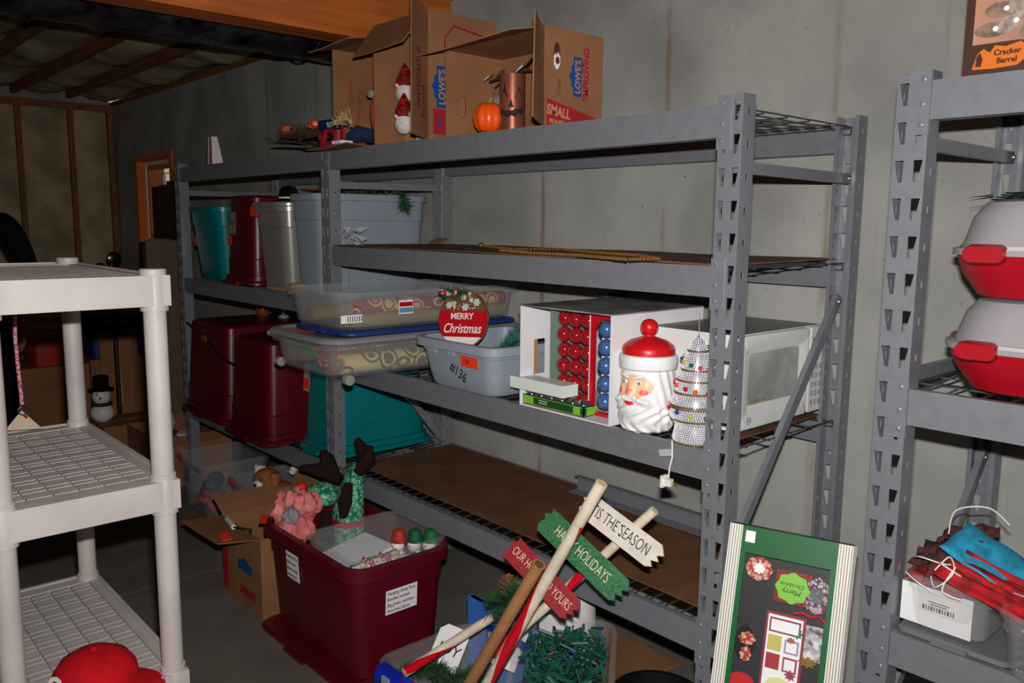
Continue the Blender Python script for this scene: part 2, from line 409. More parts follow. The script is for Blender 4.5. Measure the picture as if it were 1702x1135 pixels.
# ================================================================ totes and things on the racks
def shell(b, w, d, h, taper=.86, r=.05, wall=.004, rim=.016, rimh=.03, n=5):
    wt, dt = w-2*rim, d-2*rim                       # body at the top, inside the rim
    wb, db = wt*taper, dt-(wt-wt*taper)
    L = lambda k: (wb+(wt-wb)*k, db+(dt-db)*k)
    R = [rr(wb-.02, db-.02, r, 0, n), rr(wb, db, r, .012, n)]
    for k in (.35, .72): R.append(rr(*L(k), r, h*k, n))
    R += [rr(*L(.74), r, h*.735, n), rr(L(.74)[0]+.008, L(.74)[1]+.008, r, h*.745, n), rr(wt, dt, r, h-rimh, n), rr(w, d, r+rim, h-rimh+.002, n), rr(w, d, r+rim, h-.004, n), rr(w-.006, d-.006, r+rim, h, n),
          rr(wt-2*wall, dt-2*wall, r, h, n), rr(wb-2*wall, db-2*wall, r, wall+.006, n)]
    b.loft(R)
def lidmesh(b, w, d, z, r=.06, h=.022, n=5):
    b.loft([rr(w-.01, d-.01, r, z, n), rr(w, d, r, z+.004, n), rr(w, d, r, z+h-.006, n), rr(w-.012, d-.012, r, z+h, n), rr(w-.06, d-.06, r, z+h, n), rr(w-.07, d-.07, r, z+h-.006, n)])
def tote(name, label, x0, x1, y0, y1, z, h, mat, lid=None, flip=False, rz=0, taper=.86, r=.05, rim=.016, cat='storage bin', group=None, rimh=.03):
    w, d = x1-x0, y1-y0
    t = thing(name, label, cat, ((x0+x1)/2, (y0+y1)/2, z), rz, group)
    b = B()
    if flip:
        shell(b, w-.03, d-.03, h-.02, taper, r, rim=rim, rimh=rimh)
        b.v = [Vector((p.x, -p.y, h-p.z)) for p in b.v]
        b.build('body', mat, t, world=False)
        b = B(); lidmesh(b, w, d, 0, r+.02); b.build('lid', lid or mat, t, world=False)
        for s in (-1, 1): B().box(-.06, .06, s*(d/2+.004)-.010, s*(d/2+.004)+.010, .003, .018).build('lid_latch', lid or mat, t, world=False)
    else:
        shell(b, w, d, h, taper, r, rim=rim, rimh=rimh); b.build('body', mat, t, world=False)
        if lid:
            b = B(); lidmesh(b, w+.012, d+.012, h-.008, r+.02); b.build('lid', lid, t, world=False)
    return t
def patch(name, o, u, v, w, h, mat, parent, t=.0012):
    u = Vector(u).normalized(); v = Vector(v); v = (v-u*v.dot(u)).normalized(); n = u.cross(v)
    return B().slab(Vector(o)-u*w/2-v*h/2, u*w, v*h, n, t).build(name, mat, parent, smooth=0)
X, Y, Z = Vector((1,0,0)), Vector((0,1,0)), Vector((0,0,1))
def lines(parent, o, u, v, rows, w, gap, mat=ink, th=.0022):     # illegible small print as flat bars
    for i in range(rows): patch('print_line', Vector(o)-Vector(v)*gap*i, u, v, w*random.uniform(.7, 1), th, mat, parent, .0006)
z2 = R2Z[1]+.001; z3 = R2Z[2]+.001
t = tote('storage_tote', 'teal plastic bin with dark rim on the rack by the wooden window', -1.515, -1.10, .012, .58, z2, .385, teal, taper=.82)
patch('sticker', (-1.47, .0505, z2+.20), X, Z, .03, .05, neon, t)
t = tote('storage_tote', 'tall burgundy bin with a clear pocket label between the teal and silver bins', -1.085, -.715, .005, .58, z2, .435, burg, flip=True, taper=.9)
patch('label_pocket', (-.985, .045, z2+.30), X, (0,.06,1), .085, .11, M('label_film', (150,140,125), .3, 0, .5, 30), t); patch('sticker', (-.985, .033, z2+.215), X, (0,.06,1), .045, .04, neon, t)
t = tote('storage_tote', 'silver-grey glossy bin with a black hat on its top', -.705, -.365, .008, .58, z2, .385, silver, taper=.84, lid=silver)
patch('sticker', (-.655, .012, z2+.355), X, Z, .07, .045, neon, t, .003)
patch('paper_label', (-.585, .046, z2+.27), X, Z, .09, .055, M('old_label', (175,165,150), .6, 0, .4, 60), t); patch('paper_label', (-.51, .046, z2+.29), X, Z, .05, .03, MATS['old_label'], t)
t = thing('black_hat', 'small black felt hat with a white band on the silver bin', 'hat', (-.50, .11, z2+.40))
b = B(); b.lathe([(.075,0),(.078,.004),(.05,.008),(.044,.02)], 20).lathe([(.044,.02),(.042,.05),(.030,.068),(.0,.072)], 20, cap1=False); b.build('crown', blackc, t, world=False)
b = B(); b.lathe([(.046,.008),(.047,.022),(.0445,.022)], 20, cap0=False, cap1=False); b.build('hat_band', whitem, t, world=False)
t = tote('storage_tote', 'light grey bin with green garland spilling over its rim', -.345, -.045, .012, .585, z2, .43, greyp, taper=.86, rim=.014)
for yy in (.17, .34, .47): B().box(-.072, -.062, yy-.012, yy+.012, z2+.03, z2+.30).build('rib', greyp, t)
patch('product_label', (-.115, .0495, z2+.20), X, (0,0,1), .05, .22, M('product_label', (190,185,175), .5, 0, .3, 40), t)
patch('sticker', (-.105, .046, z2+.22), (1,0,.5), Z, .055, .035, neon, t)
for k, c in enumerate(((200,40,40),(60,70,90),(110,105,100),(120,60,50))): patch('label_picture', (-.122+.018*(k % 2), .0475, z2+.285-.11*(k//2)), X, Z, .013, .02, M('pic%d' % k, c), t, .001)
t = tag(stuff(B().build('x', greenf)), 'a', 'a'); bpy.data.objects.remove(t)
def garland(name, label, pts, n, ln, mat, cat='garland', wd=.002, rad=.02, spread=1.0):
    t = thing(name, label, cat, pts[0])
    b = B(); b.tube(pts, .004, 5); b.build('wire_stem', M('stem', (50,45,30), .8), t)
    b = B(); needles(b, pts, n, ln, wd, spread); stuff(b.build('needles', mat, t, smooth=0)); return t
garland('pine_garland', 'dark green pine garland spilling over the rim of the light grey bin', [(-.20,.22,z2+.44),(-.12,.30,z2+.47),(-.08,.40,z2+.46),(-.035,.42,z2+.42),(-.03,.43,z2+.37)], 700, .05, greenf)
t = thing('fabric_poinsettia', 'dark red cloth poinsettia on top of the light grey bin', 'flower', (-.26,.12,z2+.43))
for k in range(9):
    a = k*2*PI/9; b = B(); d = Vector((math.cos(a), math.sin(a), .25)); s = d.cross(Z).normalized()
    b.add([(0,0,.005), d*.04+s*.02+Z*.01, d*.085, d*.04-s*.02+Z*.01], [(0,1,2,3)]); o = b.build('petal', M('dark_red_cloth', (120,14,24), .8), t, world=False); o.modifiers.new('t', 'SOLIDIFY').thickness = .002
t = thing('wooden_mallet', 'pale wooden mallet lying across the rack beam below the silver bin', 'tool', (-.32,-.03,z2))
B().tube([(-.46,-.02,z2+.014),(-.18,-.02,z2+.016)], .011, 10).build('handle', M('pale_wood', (170,140,95), .6, 0, .2, 10), t)
B().tube([(-.20,-.05,z2+.026),(-.20,.008,z2+.026)], .026, 14).build('head', MATS['pale_wood'], t)
# burgundy and teal bins standing upside down on their lids, low shelf of the rack by the window
ta = tote('storage_tote', 'burgundy bin upside down on its lid, farther from the teal bin', -1.50, -.905, -.075, .55, z3, .49, burg, flip=True, taper=.9)
patch('torn_label', (-1.36, -.022, z3+.36), X, (0,.07,1), .09, .075, M('torn_label', (165,160,155), .7), ta); patch('sticker', (-1.03, -.026, z3+.30), X, (0,.07,1), .06, .045, neon, ta)
tb = tote('storage_tote', 'burgundy bin upside down on its lid, next to the teal upside-down bin', -.875, -.375, -.10, .55, z3, .47, burg, flip=True, taper=.9)
patch('sticker', (-.70, -.052, z3+.29), X, (0,.07,1), .075, .05, neon, tb); patch('torn_label', (-.73, -.050, z3+.34), X, (0,.07,1), .08, .04, MATS['torn_label'], tb)
t = thing('bow_cord', 'thin dark cord with a gold bow tied round the burgundy bins', 'cord', (-1.1,-.06,z3+.40))
B().tube([(-1.42,-.04,z3+.475),(-1.15,-.055,z3+.43),(-.86,-.085,z3+.36),(-.70,-.075,z3+.33)], .004, 6).build('cord', black, t)
b = B()
for k in range(6):
    a = k*PI/3; b.tube([(-1.10,-.06,z3+.42), (-1.10+.035*math.cos(a), -.075, z3+.42+.02*math.sin(a)), (-1.10+.015*math.cos(a+.5), -.07, z3+.42+.008*math.sin(a+.5))], .005, 5)
stuff(b.build('bow', gold, t))
tag(B().ball((-.50,.02,z3+.505), (.055,.03,.018), 12, 8).build('white_cloth_scrap', paper), 'crumpled white cloth scrap on top of a burgundy bin', 'cloth')
t = tote('storage_tote', 'teal bin upside down on its teal lid behind the rack upright', -.365, .0-.012, .03, .588, z3, .44, teal, flip=True, taper=.92, r=.06)
patch('sticker', (-.27, .055, z3+.30), X, (0,.06,1), .05, .05, neon, t); patch('product_label', (-.27, .057, z3+.33), X, (0,.06,1), .055, .13, MATS['product_label'], t, .0008)
t = thing('amber_bottle', 'amber brown glass bottle standing on the burgundy bin', 'bottle', (-1.34,.36,z3+.492)); t.scale = (.9,.9,.72)
B().lathe([(.035,0),(.04,.01),(.04,.09),(.03,.13),(.014,.16),(.014,.19)], 18).build('glass', M('amber_glass', (140,70,20), .15, coat=.5), t, world=False)
B().lathe([(.017,.188),(.017,.205)], 14).build('cap', M('brown_cap', (70,40,20), .5), t, world=False)
t = thing('glass_candlestick', 'clear beaded glass candlestick on the burgundy bin', 'candlestick', (-1.17,.40,z3+.492))
b = B(); b.lathe([(.03,0),(.03,.008),(.008,.02),(.014,.04),(.006,.055),(.014,.075),(.006,.09),(.012,.11),(.02,.14),(.018,.14),(.009,.115)], 14); b.build('glass', M('clear_glass', (210,215,220), .08, alpha=.45), t, world=False)

# ---- two clear under-bed bins
zb = Z3+.001
def wrap_roll(label, p, q, r, mat, cat='wrapping paper', end=None):
    t = thing('wrapping_roll', label, cat, p)
    B().tube([p, q], r, 18).build('paper', mat, t)
    B().tube([Vector(p)-(Vector(q)-Vector(p)).normalized()*.002, Vector(p)+(Vector(q)-Vector(p)).normalized()*.01], r*.6, 14).build('core', cardin, t); return t
def pattern(name, a, b_, sc):
    m = M(name, a, .45); nt = m.node_tree; bs = nt.nodes['Principled BSDF']
    tc = nt.nodes.new('ShaderNodeTexCoord'); vo = nt.nodes.new('ShaderNodeTexVoronoi'); vo.inputs['Scale'].default_value = sc
    nt.links.new(tc.outputs['Object'], vo.inputs['Vector']); rp = nt.nodes.new('ShaderNodeValToRGB'); rp.color_ramp.interpolation = 'CONSTANT'
    e = rp.color_ramp.elements; e[0].color = lin(a); e[1].position = .28; e[1].color = lin(b_)
    x = e.new(.40); x.color = lin(a); x = e.new(.52); x.color = lin(b_)
    nt.links.new(vo.outputs['Distance'], rp.inputs[0]); nt.links.new(rp.outputs[0], bs.inputs['Base Color']); return m
wp1 = pattern('ornament_paper', (112,84,54), (214,196,120), 13); wp2 = pattern('red_floral_paper', (205,180,110), (150,20,40), 16); wp3 = M('gold_paper', (175,150,90), .3, .4); wp4 = pattern('green_holly_paper', (190,30,40), (60,120,60), 18)
def ubin(name, label, x0, x1, y0, y1, z, h, lidm, mat):
    t = tote(name, label, x0, x1, y0, y1, z, h, mat, lid=lidm, taper=.93, r=.07, rim=.018); return t
clr2 = M('smoky_clear_plastic', (185,186,188), .2, 0, alpha=.17, spec=.6)
lidc = M('smoky_lid_plastic', (165,165,165), .3, 0, alpha=.55)
t = ubin('underbed_bin', 'long clear under-bed bin of patterned gift wrap with grey lid and small wheels', .10, .605, -.315, .575, zb+.018, .128, lidc, clr2)
for x in (.135, .572):
    for y in (-.27, .53):
        w_ = B(); w_.T = Matrix.Translation((x+(.035 if x > .3 else -.035), y+.02, zb+.019)) @ Matrix.Rotation(PI/2, 4, 'Y'); w_.lathe([(.0,-.012),(.018,-.012),(.018,.012),(.010,.013),(.010,.008),(0,.008)], 18); w_.build('wheel', M('wheel_grey', (150,145,138), .45), t)
patch('sticker', (.33,-.27,zb+.1615), (1,.15,0), (-.15,1,0), .10, .035, neon, t)
wrap_roll('roll of yellow gift wrap with brown ornaments in the wheeled clear bin', (.535,-.235,zb+.062), (.535,.50,zb+.062), .034, wp1)
wrap_roll('roll of red and green holly gift wrap in the wheeled clear bin', (.455,-.225,zb+.062), (.455,.50,zb+.062), .036, wp4)
wrap_roll('roll of red floral gift wrap in the wheeled clear bin', (.375,-.22,zb+.062), (.375,.50,zb+.062), .034, wp2)
wrap_roll('roll of green holly gift wrap at the far side of the wheeled clear bin', (.20,-.22,zb+.058), (.20,.50,zb+.058), .03, wp4)
zu = zb+.163
t = thing('bin_lid', 'flat blue plastic lid between the two clear under-bed bins', 'lid', (.35,.15,zu)); b = B(); b.T = Matrix.Translation((.40,.15,zu)); lidmesh(b, .40, .80, 0, .05, .016); b.build('panel', M('navy_plastic', (24,60,125), .4), t); B().box(.34,.46,-.262,-.252,zu+.003,zu+.012).build('latch_lip', MATS['navy_plastic'], t)
zu += .017
t = ubin('underbed_bin', 'long open clear bin of gift wrap stacked on the blue lid', .13, .60, -.265, .585, zu, .135, None, clr2)
patch('product_label', (.592,-.0,zu+.075), Y, Z, .06, .05, paper, t); patch('label_picture', (.593,-.0,zu+.085), Y, Z, .056, .016, redm, t, .0014); patch('label_picture', (.593,-.0,zu+.064), Y, Z, .056, .018, M('label_blue', (90,150,180)), t, .0014)
patch('barcode_label', (.585,-.22,zu+.045), Y, Z, .085, .028, paper, t)
for k in range(7): patch('bar', (.5855,-.235+.009*k,zu+.045), Y, Z, .003, .02, ink, t, .0015)
wrap_roll('roll of red gift wrap with gold leaves in the upper clear bin', (.545,-.20,zu+.082), (.545,.50,zu+.082), .026, wp2)
wrap_roll('roll of plain gold gift wrap in the upper clear bin', (.535,-.21,zu+.033), (.535,.50,zu+.033), .024, wp3)
wrap_roll('second roll of plain gold gift wrap, beside the far wall of the upper clear bin', (.25,-.20,zu+.036), (.25,.50,zu+.036), .03, wp3)

# ---- grey bin #136 with round sign and garland
t = tote('storage_tote', 'grey open bin marked #136 holding the round Christmas sign', .69, 1.135, -.055, .40, zb, .168, greyp, taper=.86, r=.045, rim=.02, rz=0)
yf = -.028
for xx in (.80, .90): B().box(xx-.016, xx+.016, yf-.008, yf+.004, zb+.118, zb+.140).build('rim_tab', greyp, t)
patch('sticker', (.995, yf-.0035, zb+.108), X, (0,-.10,1), .085, .034, neon, t)
text('sticker_number', '136', .02, ink, (.98, yf-.0055, zb+.108), X, (0,-.1,1), t, shear=.2)
text('marker_number', '#136', .052, ink, (.93, yf+.0015, zb+.066), (1,0,-.42), (0,-.10,1), t, shear=.1, wide=.85)
# round sign: wooden disc, red and white bands
c = on(770, 530, 'y', .06); R_ = .098
u = Vector((.93,.30,.05)).normalized(); v = Vector((.02,.16,1)); v = (v-u*v.dot(u)).normalized(); n = u.cross(v)
t = thing('christmas_sign', 'round wooden sign with snowflakes and red Merry Christmas band in the grey bin', 'sign', c-v*.10)
def band(name, z0, z1, mat, th=.008, rad=R_, off=0):
    a0, a1 = math.asin(max(-1, z0/rad)), math.asin(min(1, z1/rad)); P = [(rad*math.cos(a0+(a1-a0)*i/12), rad*math.sin(a0+(a1-a0)*i/12)) for i in range(13)]
    P += [(-p[0], p[1]) for p in reversed(P)]
    Q = []
    for p in P:
        if not Q or (Vector(p)-Vector(Q[-1])).length > 1e-4: Q.append(p)
    if (Vector(Q[0])-Vector(Q[-1])).length < 1e-4: Q.pop()
    return B().prism(Q, c+n*off, u, v, th).build(name, mat, t, smooth=0)
signwood = M('sign_wood', (120,84,52), .65, 0, .25, 14, stretch=(1,1,6))
band('backing', -.0979, .0979, signwood, .006, R_+.003, -.006)
band('wood_band', .028, .0975, signwood); band('red_band', -.062, .028, redm); band('white_band', -.0975, -.062, whitem)
text('lettering', 'MERRY', .030, whitem, c+n*.0085+v*.008, u, v, t, bold=.0006, wide=1.0)
text('lettering', 'Christmas', .046, whitem, c+n*.0085-v*.034, u, v, t, shear=.35, bold=.0005, wide=.82)
def flake(o, s):
    b = B()
    for k in range(3):
        a = k*PI/3; d = u*math.cos(a)+v*math.sin(a); e = -u*math.sin(a)+v*math.cos(a)
        b.slab(o-d*s-e*s*.13, d*2*s, e*s*.26, n, .001)
        for sg in (-1, 1):
            q = o+d*s*.6*sg; b.slab(q-e*s*.38-d*s*.1, e*s*.76, d*s*.2, n, .001)
    b.build('snowflake', whitem, t, smooth=0)
for dx, dz, s in ((-.055,.046,.013), (.012,.040,.014), (.058,.056,.014), (.036,.064,.009), (.005,.075,.012), (.028,.086,.007)): flake(c+n*.0085+u*dx+v*dz, s)
for dx, dz in ((-.015,.034),(.03,.036),(.042,.036),(-.012,.044),(.026,.048),(.005,.052),(.03,.076),(.05,.038)): B().prism([(.0022*math.cos(i*PI/4), .0022*math.sin(i*PI/4)) for i in range(8)], c+n*.0085+u*dx+v*dz, u, v, .001).build('snow_dot', whitem, t, smooth=0)
b = B(); needles(b, [c-u*.09+v*.085+n*.015, c-u*.04+v*.088+n*.02, c+u*.01+v*.09+n*.015], 260, .042, .0016); needles(b, [c-u*.035+v*.09+n*.015, c-u*.02+v*.05+n*.015], 70, .03, .0016); stuff(b.build('pine_sprig', greenf, t, smooth=0))
bowm = pattern('candy_stripe', (235,225,225), (190,25,50), 90)
for sg, ln in ((-1,.052),(1,.022)):
    b = B(); o = c-u*.03+v*.083+n*.024; b.add([o, o+u*sg*ln+v*.022+n*.008, o+u*sg*ln*1.05+v*.004+n*.01, o+u*sg*ln*.5-v*.008], [(0,1,2,3)]); q = b.build('bow_loop', bowm, t); q.modifiers.new('t','SOLIDIFY').thickness = .004
for k, (dx, dz) in enumerate(((-.036,.054),(-.028,.050),(-.024,.056),(-.031,.045),(-.027,.040))): B().ball(c+n*.016+u*dx+v*dz, .0062, 10, 7).build('wooden_bead', M('bead', (205,180,140), .5), t)
B().tube([c+n*.014-u*.03+v*.083, c+n*.015-u*.03+v*.06, c+n*.013-u*.031+v*.025], .0016, 5).build('jute_string', straw, t)
garland('pine_garland', 'bushy blue-green artificial garland piled in the grey bin beside the round sign', [(1.0,.10,zb+.13),(1.05,.13,zb+.17),(1.02,.20,zb+.21),(1.06,.25,zb+.20),(.98,.28,zb+.17),(.90,.25,zb+.15)], 2600, .05, greenf2)
# ---- white carton with ornaments
t = thing('white_carton', 'white open carton on its side with a cut handle hole', 'box', (1.395,.21,zb))
cx0, cx1, cy0, cy1, cz0, cz1 = 1.204, 1.574, .0, .42, zb, zb+.312; wt = .004
wcard = M('white_card', (232,230,232), .55, 0, .04, 6); kraft = M('kraft_edge', (170,125,80), .8)
B().box(cx0, cx1, cy0, cy1, cz0, cz0+wt).build('bottom_panel', wcard, t, smooth=0)
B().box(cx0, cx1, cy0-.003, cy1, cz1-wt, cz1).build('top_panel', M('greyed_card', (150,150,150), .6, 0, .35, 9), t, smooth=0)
B().box(cx1-wt, cx1, cy0, cy1, cz0+wt, cz1-wt).build('side_panel', wcard, t, smooth=0)
b = B()                                            # side with handle hole
hy0, hy1, hz0, hz1 = .055, .105, zb+.09, zb+.20
for a in ((cy0,hy0,cz0+wt,cz1-wt),(hy1,cy1,cz0+wt,cz1-wt),(hy0,hy1,cz0+wt,hz0),(hy0,hy1,hz1,cz1-wt)): b.box(cx0, cx0+wt, a[0], a[1], a[2], a[3])
b.build('side_panel', wcard, t, smooth=0)
B().box(cx0-.001, cx0+wt+.001, hy0, hy0+.014, hz0, hz1).build('handle_edge', kraft, t, smooth=0)
B().box(cx0+wt, cx1-wt, cy1-wt, cy1, cz0+wt, cz1-wt).build('back_panel', wcard, t, smooth=0)
gballr = M('red_ornament', (200,10,30), .12, .55, coat=.6); gballb = M('blue_ornament', (70,110,165), .22, .25, coat=.4); gballs = M('silver_ornament', (190,190,195), .08, .95)
# tray of red balls
t = thing('ornament_tray', 'clear tray of shiny red ball ornaments inside the white carton', 'ornaments', (1.36,.15,zb+.006))
clr3 = M('thin_film', (225,228,232), .08, alpha=.012)
B().box(1.288,1.438,.055,.25,zb+.006,zb+.300).build('tray', clr3, t, smooth=0)
B().box(1.284,1.2875,.051,.25,zb+.006,zb+.300).build('tray_edge', M('pale_green_film', (120,150,130), .3, alpha=.8), t, smooth=0)
for i in range(3):
    for j in range(6): B().ball((1.314+.049*i, .080+.004*((i+j) % 2), zb+.034+.048*j), .0235, 14, 10).build('ornament', gballr, t)
t = thing('ornament_box', 'red-edged card box of matte blue ball ornaments inside the white carton', 'ornaments', (1.50,.10,zb+.15))
b = B()
for a in ((1.445,1.457,zb+.006,zb+.298),(1.558,1.568,zb+.006,zb+.298),(1.457,1.558,zb+.286,zb+.298),(1.457,1.558,zb+.006,zb+.016)): b.box(a[0],a[1],.055,.068,a[2],a[3])
b.build('card_frame', redm, t, smooth=0)
B().box(1.443,1.4445,.053,.068,zb+.006,zb+.298).build('card_edge', wcard, t, smooth=0)
B().prism([(0,0),(.032,0),(0,-.040)], (1.457,.0545,zb+.286), X, Z, .001).build('corner_flash', redm, t, smooth=0)
B().box(1.443,1.568,.108,.111,zb+.016,zb+.286).build('backing_card', wcard, t, smooth=0)
for j in range(5):
    for i in range(2):
        o = B().ball((1.483+.050*i, .083, zb+.044+.053*j), .0248, 18, 12).build('ornament', gballb, t)
        B().lathe([(.005,0),(.005,.006)], 8, (1.483+.050*i, .083, zb+.044+.053*j+.0242)).build('ornament_cap', steel2, o)
# flat ornament boxes in front
p0 = on(970, 695, 'z', zb+.003); pl = on(856, 668, 'z', zb+.003)
fw_ = p0.x-pl.x
gx0, gx1, gy0, gy1 = pl.x+.02, p0.x, p0.y, .048; gz = zb+.0055
t = thing('ornament_box', 'dark green card box of silver ball ornaments under the white lid', 'ornaments', ((gx0+gx1)/2, gy0+.1, gz))
gc = M('green_card', (18,74,34), .5); lime = M('lime_print', (120,190,50), .5); yel = M('yellow_line', (190,190,60), .5)
b = B()
for a in ((gx0,gx1,gy0,gy0+.003),(gx0,gx1,gy1-.003,gy1),(gx0,gx0+.003,gy0,gy1),(gx1-.003,gx1,gy0,gy1)): b.box(a[0],a[1],a[2],a[3],gz,gz+.030)
b.box(gx0,gx1,gy0,gy1,gz,gz+.002); b.build('tray', gc, t, smooth=0)
mx_ = (gx0+gx1)/2
for zz in (.003,.026): patch('yellow_line', (mx_, gy0-.0002, gz+zz), X, Z, gx1-gx0-.012, .0012, yel, t, .0006); patch('yellow_line', (gx1+.0002,(gy0+gy1)/2, gz+zz), Y, Z, gy1-gy0-.01, .0012, yel, t, .0006)
patch('lime_panel', (gx0+.036, gy0-.0002, gz+.0145), X, Z, .045, .022, lime, t, .0006); patch('lime_panel', (gx1-.028, gy0-.0002, gz+.0145), X, Z, .028, .022, lime, t, .0006); patch('lime_panel', (gx1+.0002, gy0+.035, gz+.0145), Y, Z, .045, .022, lime, t, .0006)
lines(t, (gx0+.10, gy0-.0004, gz+.019), X, Z, 2, .05, .007, paper, .0018)
for i in range(6):
    for j in range(max(1, int((gy1-gy0-.006)/.0435))): B().ball((gx0+.024+(gx1-gx0-.048)*i/5, gy0+.025+.0435*j, gz+.026), .0213, 12, 8).build('ornament', gballs, t)
q0 = on(935, 662, 'z', gz+.049); ql = on(849, 642, 'z', gz+.049)
t = thing('box_lid', 'white shallow box lid with faint red script on the green ornament box', 'lid', (q0.x-.1, q0.y+.1, gz+.049))
lw = q0.x-ql.x; ld = .049-q0.y
B().box(ql.x, q0.x, q0.y, q0.y+ld, gz+.0485, gz+.084).build('lid_shell', M('lid_white', (226,236,228), .35, 0, .04, 5), t, smooth=0)
text('faint_script', 'Ornaments'[:0] + '~ ~ ~', .035, M('faint_red', (190,140,145), .6), (q0.x-lw*.45, q0.y+ld*.55, gz+.0842), (-1,.2,0), (-.2,-1,0), t)
for k in range(3): patch('faint_mark', (q0.x-lw*(.3+.2*k), q0.y+.025, gz+.0842), (1,.3,0), (-.3,1,0), .035, .012, M('faint_grey', (165,170,165), .6), t, .0005)
garland('pine_garland', 'thin blue-green garland draped behind the top of the white carton', [(1.10,.445,zb+.28),(1.22,.45,zb+.325),(1.34,.445,zb+.345),(1.45,.45,zb+.345)], 520, .04, greenf2)
# ---- Santa head jar
sx, sy, sz = 1.654, .062, zb
t = thing('santa_jar', 'white plastic Santa head jar with red knobbed lid and rosy cheeks', 'jar', (sx, sy, sz))
face_dir = math.radians(-88)                  # face turned to the room and left
sk = M('santa_skin', (246,196,160), .4); wsh = M('santa_white', (240,240,240), .4, 0, .04, 30, .25, 35)
def santa():
    b = B(); n = 140; R = []
    prof = [(.050,0),(.060,.006),(.0675,.03),(.0705,.06),(.069,.09),(.066,.12),(.0645,.15),(.0635,.168)]
    steps = []
    for k in range(len(prof)-1):
        for s in range(14): f_ = s/14; steps.append((prof[k][0]*(1-f_)+prof[k+1][0]*f_, prof[k][1]*(1-f_)+prof[k+1][1]*f_))
    steps.append(prof[-1])
    for r, z in steps:
        ring = []
        for i in range(n):
            a = 2*PI*i/n; da = (a-face_dir+PI) % (2*PI)-PI; g = 0
            if z < .10 and abs(da) > .0: g += .0028*math.sin(da*11+5*math.sin(z*60))*min(1, (.11-z)/.05)*(1 if abs(da) < 1.9 else .5)      # beard locks
            g += .006*math.exp(-((da)/.75)**2-((z-.062)/.03)**2)                                                  # beard bulk
            g += .013*math.exp(-((abs(da)-.40)/.30)**2-((z-.094+.022*(abs(da)-.2))/.0095)**2)*(1+.18*math.sin(abs(da)*40))                       # moustache
            g += .013*math.exp(-(da/.13)**2-((z-.112)/.013)**2)                                                   # nose
            g += .006*math.exp(-((abs(da)-.50)/.2)**2-((z-.112)/.014)**2)                                         # cheeks
            g -= .004*math.exp(-((abs(da)-.34)/.14)**2-((z-.133)/.010)**2)                                        # eye sockets
            g += .004*math.exp(-((abs(da)-.36)/.22)**2-((z-.152)/.006)**2)                                        # brows
            if abs(da) > 1.0: g += .002*math.sin(da*16+z*70)
            ring.append(Vector(((r+g)*math.cos(a), (r+g)*math.sin(a), z)))
        R.append(ring)
    b.loft(R); b.mi = []
    for f_ in b.f:
        c_ = sum((b.v[i] for i in f_), Vector())/len(f_); da = (math.atan2(c_.y, c_.x)-face_dir+PI) % (2*PI)-PI; z = c_.z; m_ = 0
        if len(f_) == 4 and ((abs(da)-.0)/.86)**2+((z-.1235)/.030)**2 < 1 and z > .101-.012*math.cos(da*3.2)*(abs(da) > .3): m_ = 1
        if m_ and ((abs(da)-.52)/.15)**2+((z-.110)/.0085)**2 < 1: m_ = 2
        if m_ and (da/.10)**2+((z-.113)/.006)**2 < 1: m_ = 2
        if len(f_) == 4 and (da/.20)**2+((z-.081)/.0055)**2 < 1: m_ = 3
        b.mi.append(m_)
    b.build('head', [wsh, sk, M('rosy', (240,110,100), .4), M('lips', (225,50,55), .35)], t, world=False, smooth=70)
    for s in (-1, 1):
        a = face_dir+s*.34; p = Vector((.0635*math.cos(a), .0635*math.sin(a), .133)); d = Vector((math.cos(a), math.sin(a), 0)); w_ = Vector((-math.sin(a), math.cos(a), 0))
        e = B().ball(p-d*.001, (.0065,.0065,.0055), 12, 8).build('eye', whitem, t, world=False); B().ball(p+d*.0045, .0036, 10, 6).build('iris', M('iris', (40,130,170), .3), e, world=False)
        B().tube([p+Z*.0125+d*.003-w_*s*.012, p+Z*.017+d*.005, p+Z*.018+d*.004+w_*s*.014], [.003,.0045,.002], 8).build('eyebrow', wsh, t, world=False)
santa(); t.scale = (1.10, 1.10, 1.04)
b = B(); b.lathe([(.064,.163),(.0715,.168),(.073,.182),(.0725,.196),(.069,.201),(.060,.203)], 40); b.build('fur_band', wsh, t, world=False)
b = B(); b.lathe([(.065,.2025),(.0655,.214),(.062,.224),(.046,.236),(.026,.243),(.014,.247),(.012,.252)], 40); o = b.build('lid', M('santa_red', (205,20,28), .35, 0, .05, 40, .15, 60), t, world=False)
B().ball((0,0,.270), .0225, 22, 16).build('knob', MATS['santa_red'], o, world=False)
# ---- beaded tree
tx, ty = 1.822, .052
t = thing('beaded_tree', 'clear crystal beaded Christmas tree with coloured gems and gold bands', 'decoration', (tx, ty, zb)); t.scale = (1.12, 1.12, 1.12)
prof = [(.049,.0),(.050,.012),(.046,.03),(.045,.042),(.055,.055),(.060,.066),(.058,.09),(.050,.118),(.048,.12),(.046,.145),(.038,.165),(.036,.17),(.034,.19),(.024,.21),(.023,.215),(.017,.235),(.005,.247)]
b = B(); b.lathe([(r-.004, z) for r, z in prof], 24); b.build('form', M('tree_form', (150,150,155), .3, .3), t, world=False)
def rad(z):
    for (r0, z0), (r1, z1) in zip(prof, prof[1:]):
        if z0 <= z <= z1: return r0+(r1-r0)*(z-z0)/(z1-z0)
    return .004
octa = [(1,0,0),(-1,0,0),(0,1,0),(0,-1,0),(0,0,1),(0,0,-1)]; ofc = [(0,2,4),(2,1,4),(1,3,4),(3,0,4),(2,0,5),(1,2,5),(3,1,5),(0,3,5)]
b = B(); g = B(); bead_r = .0026
zz = .002
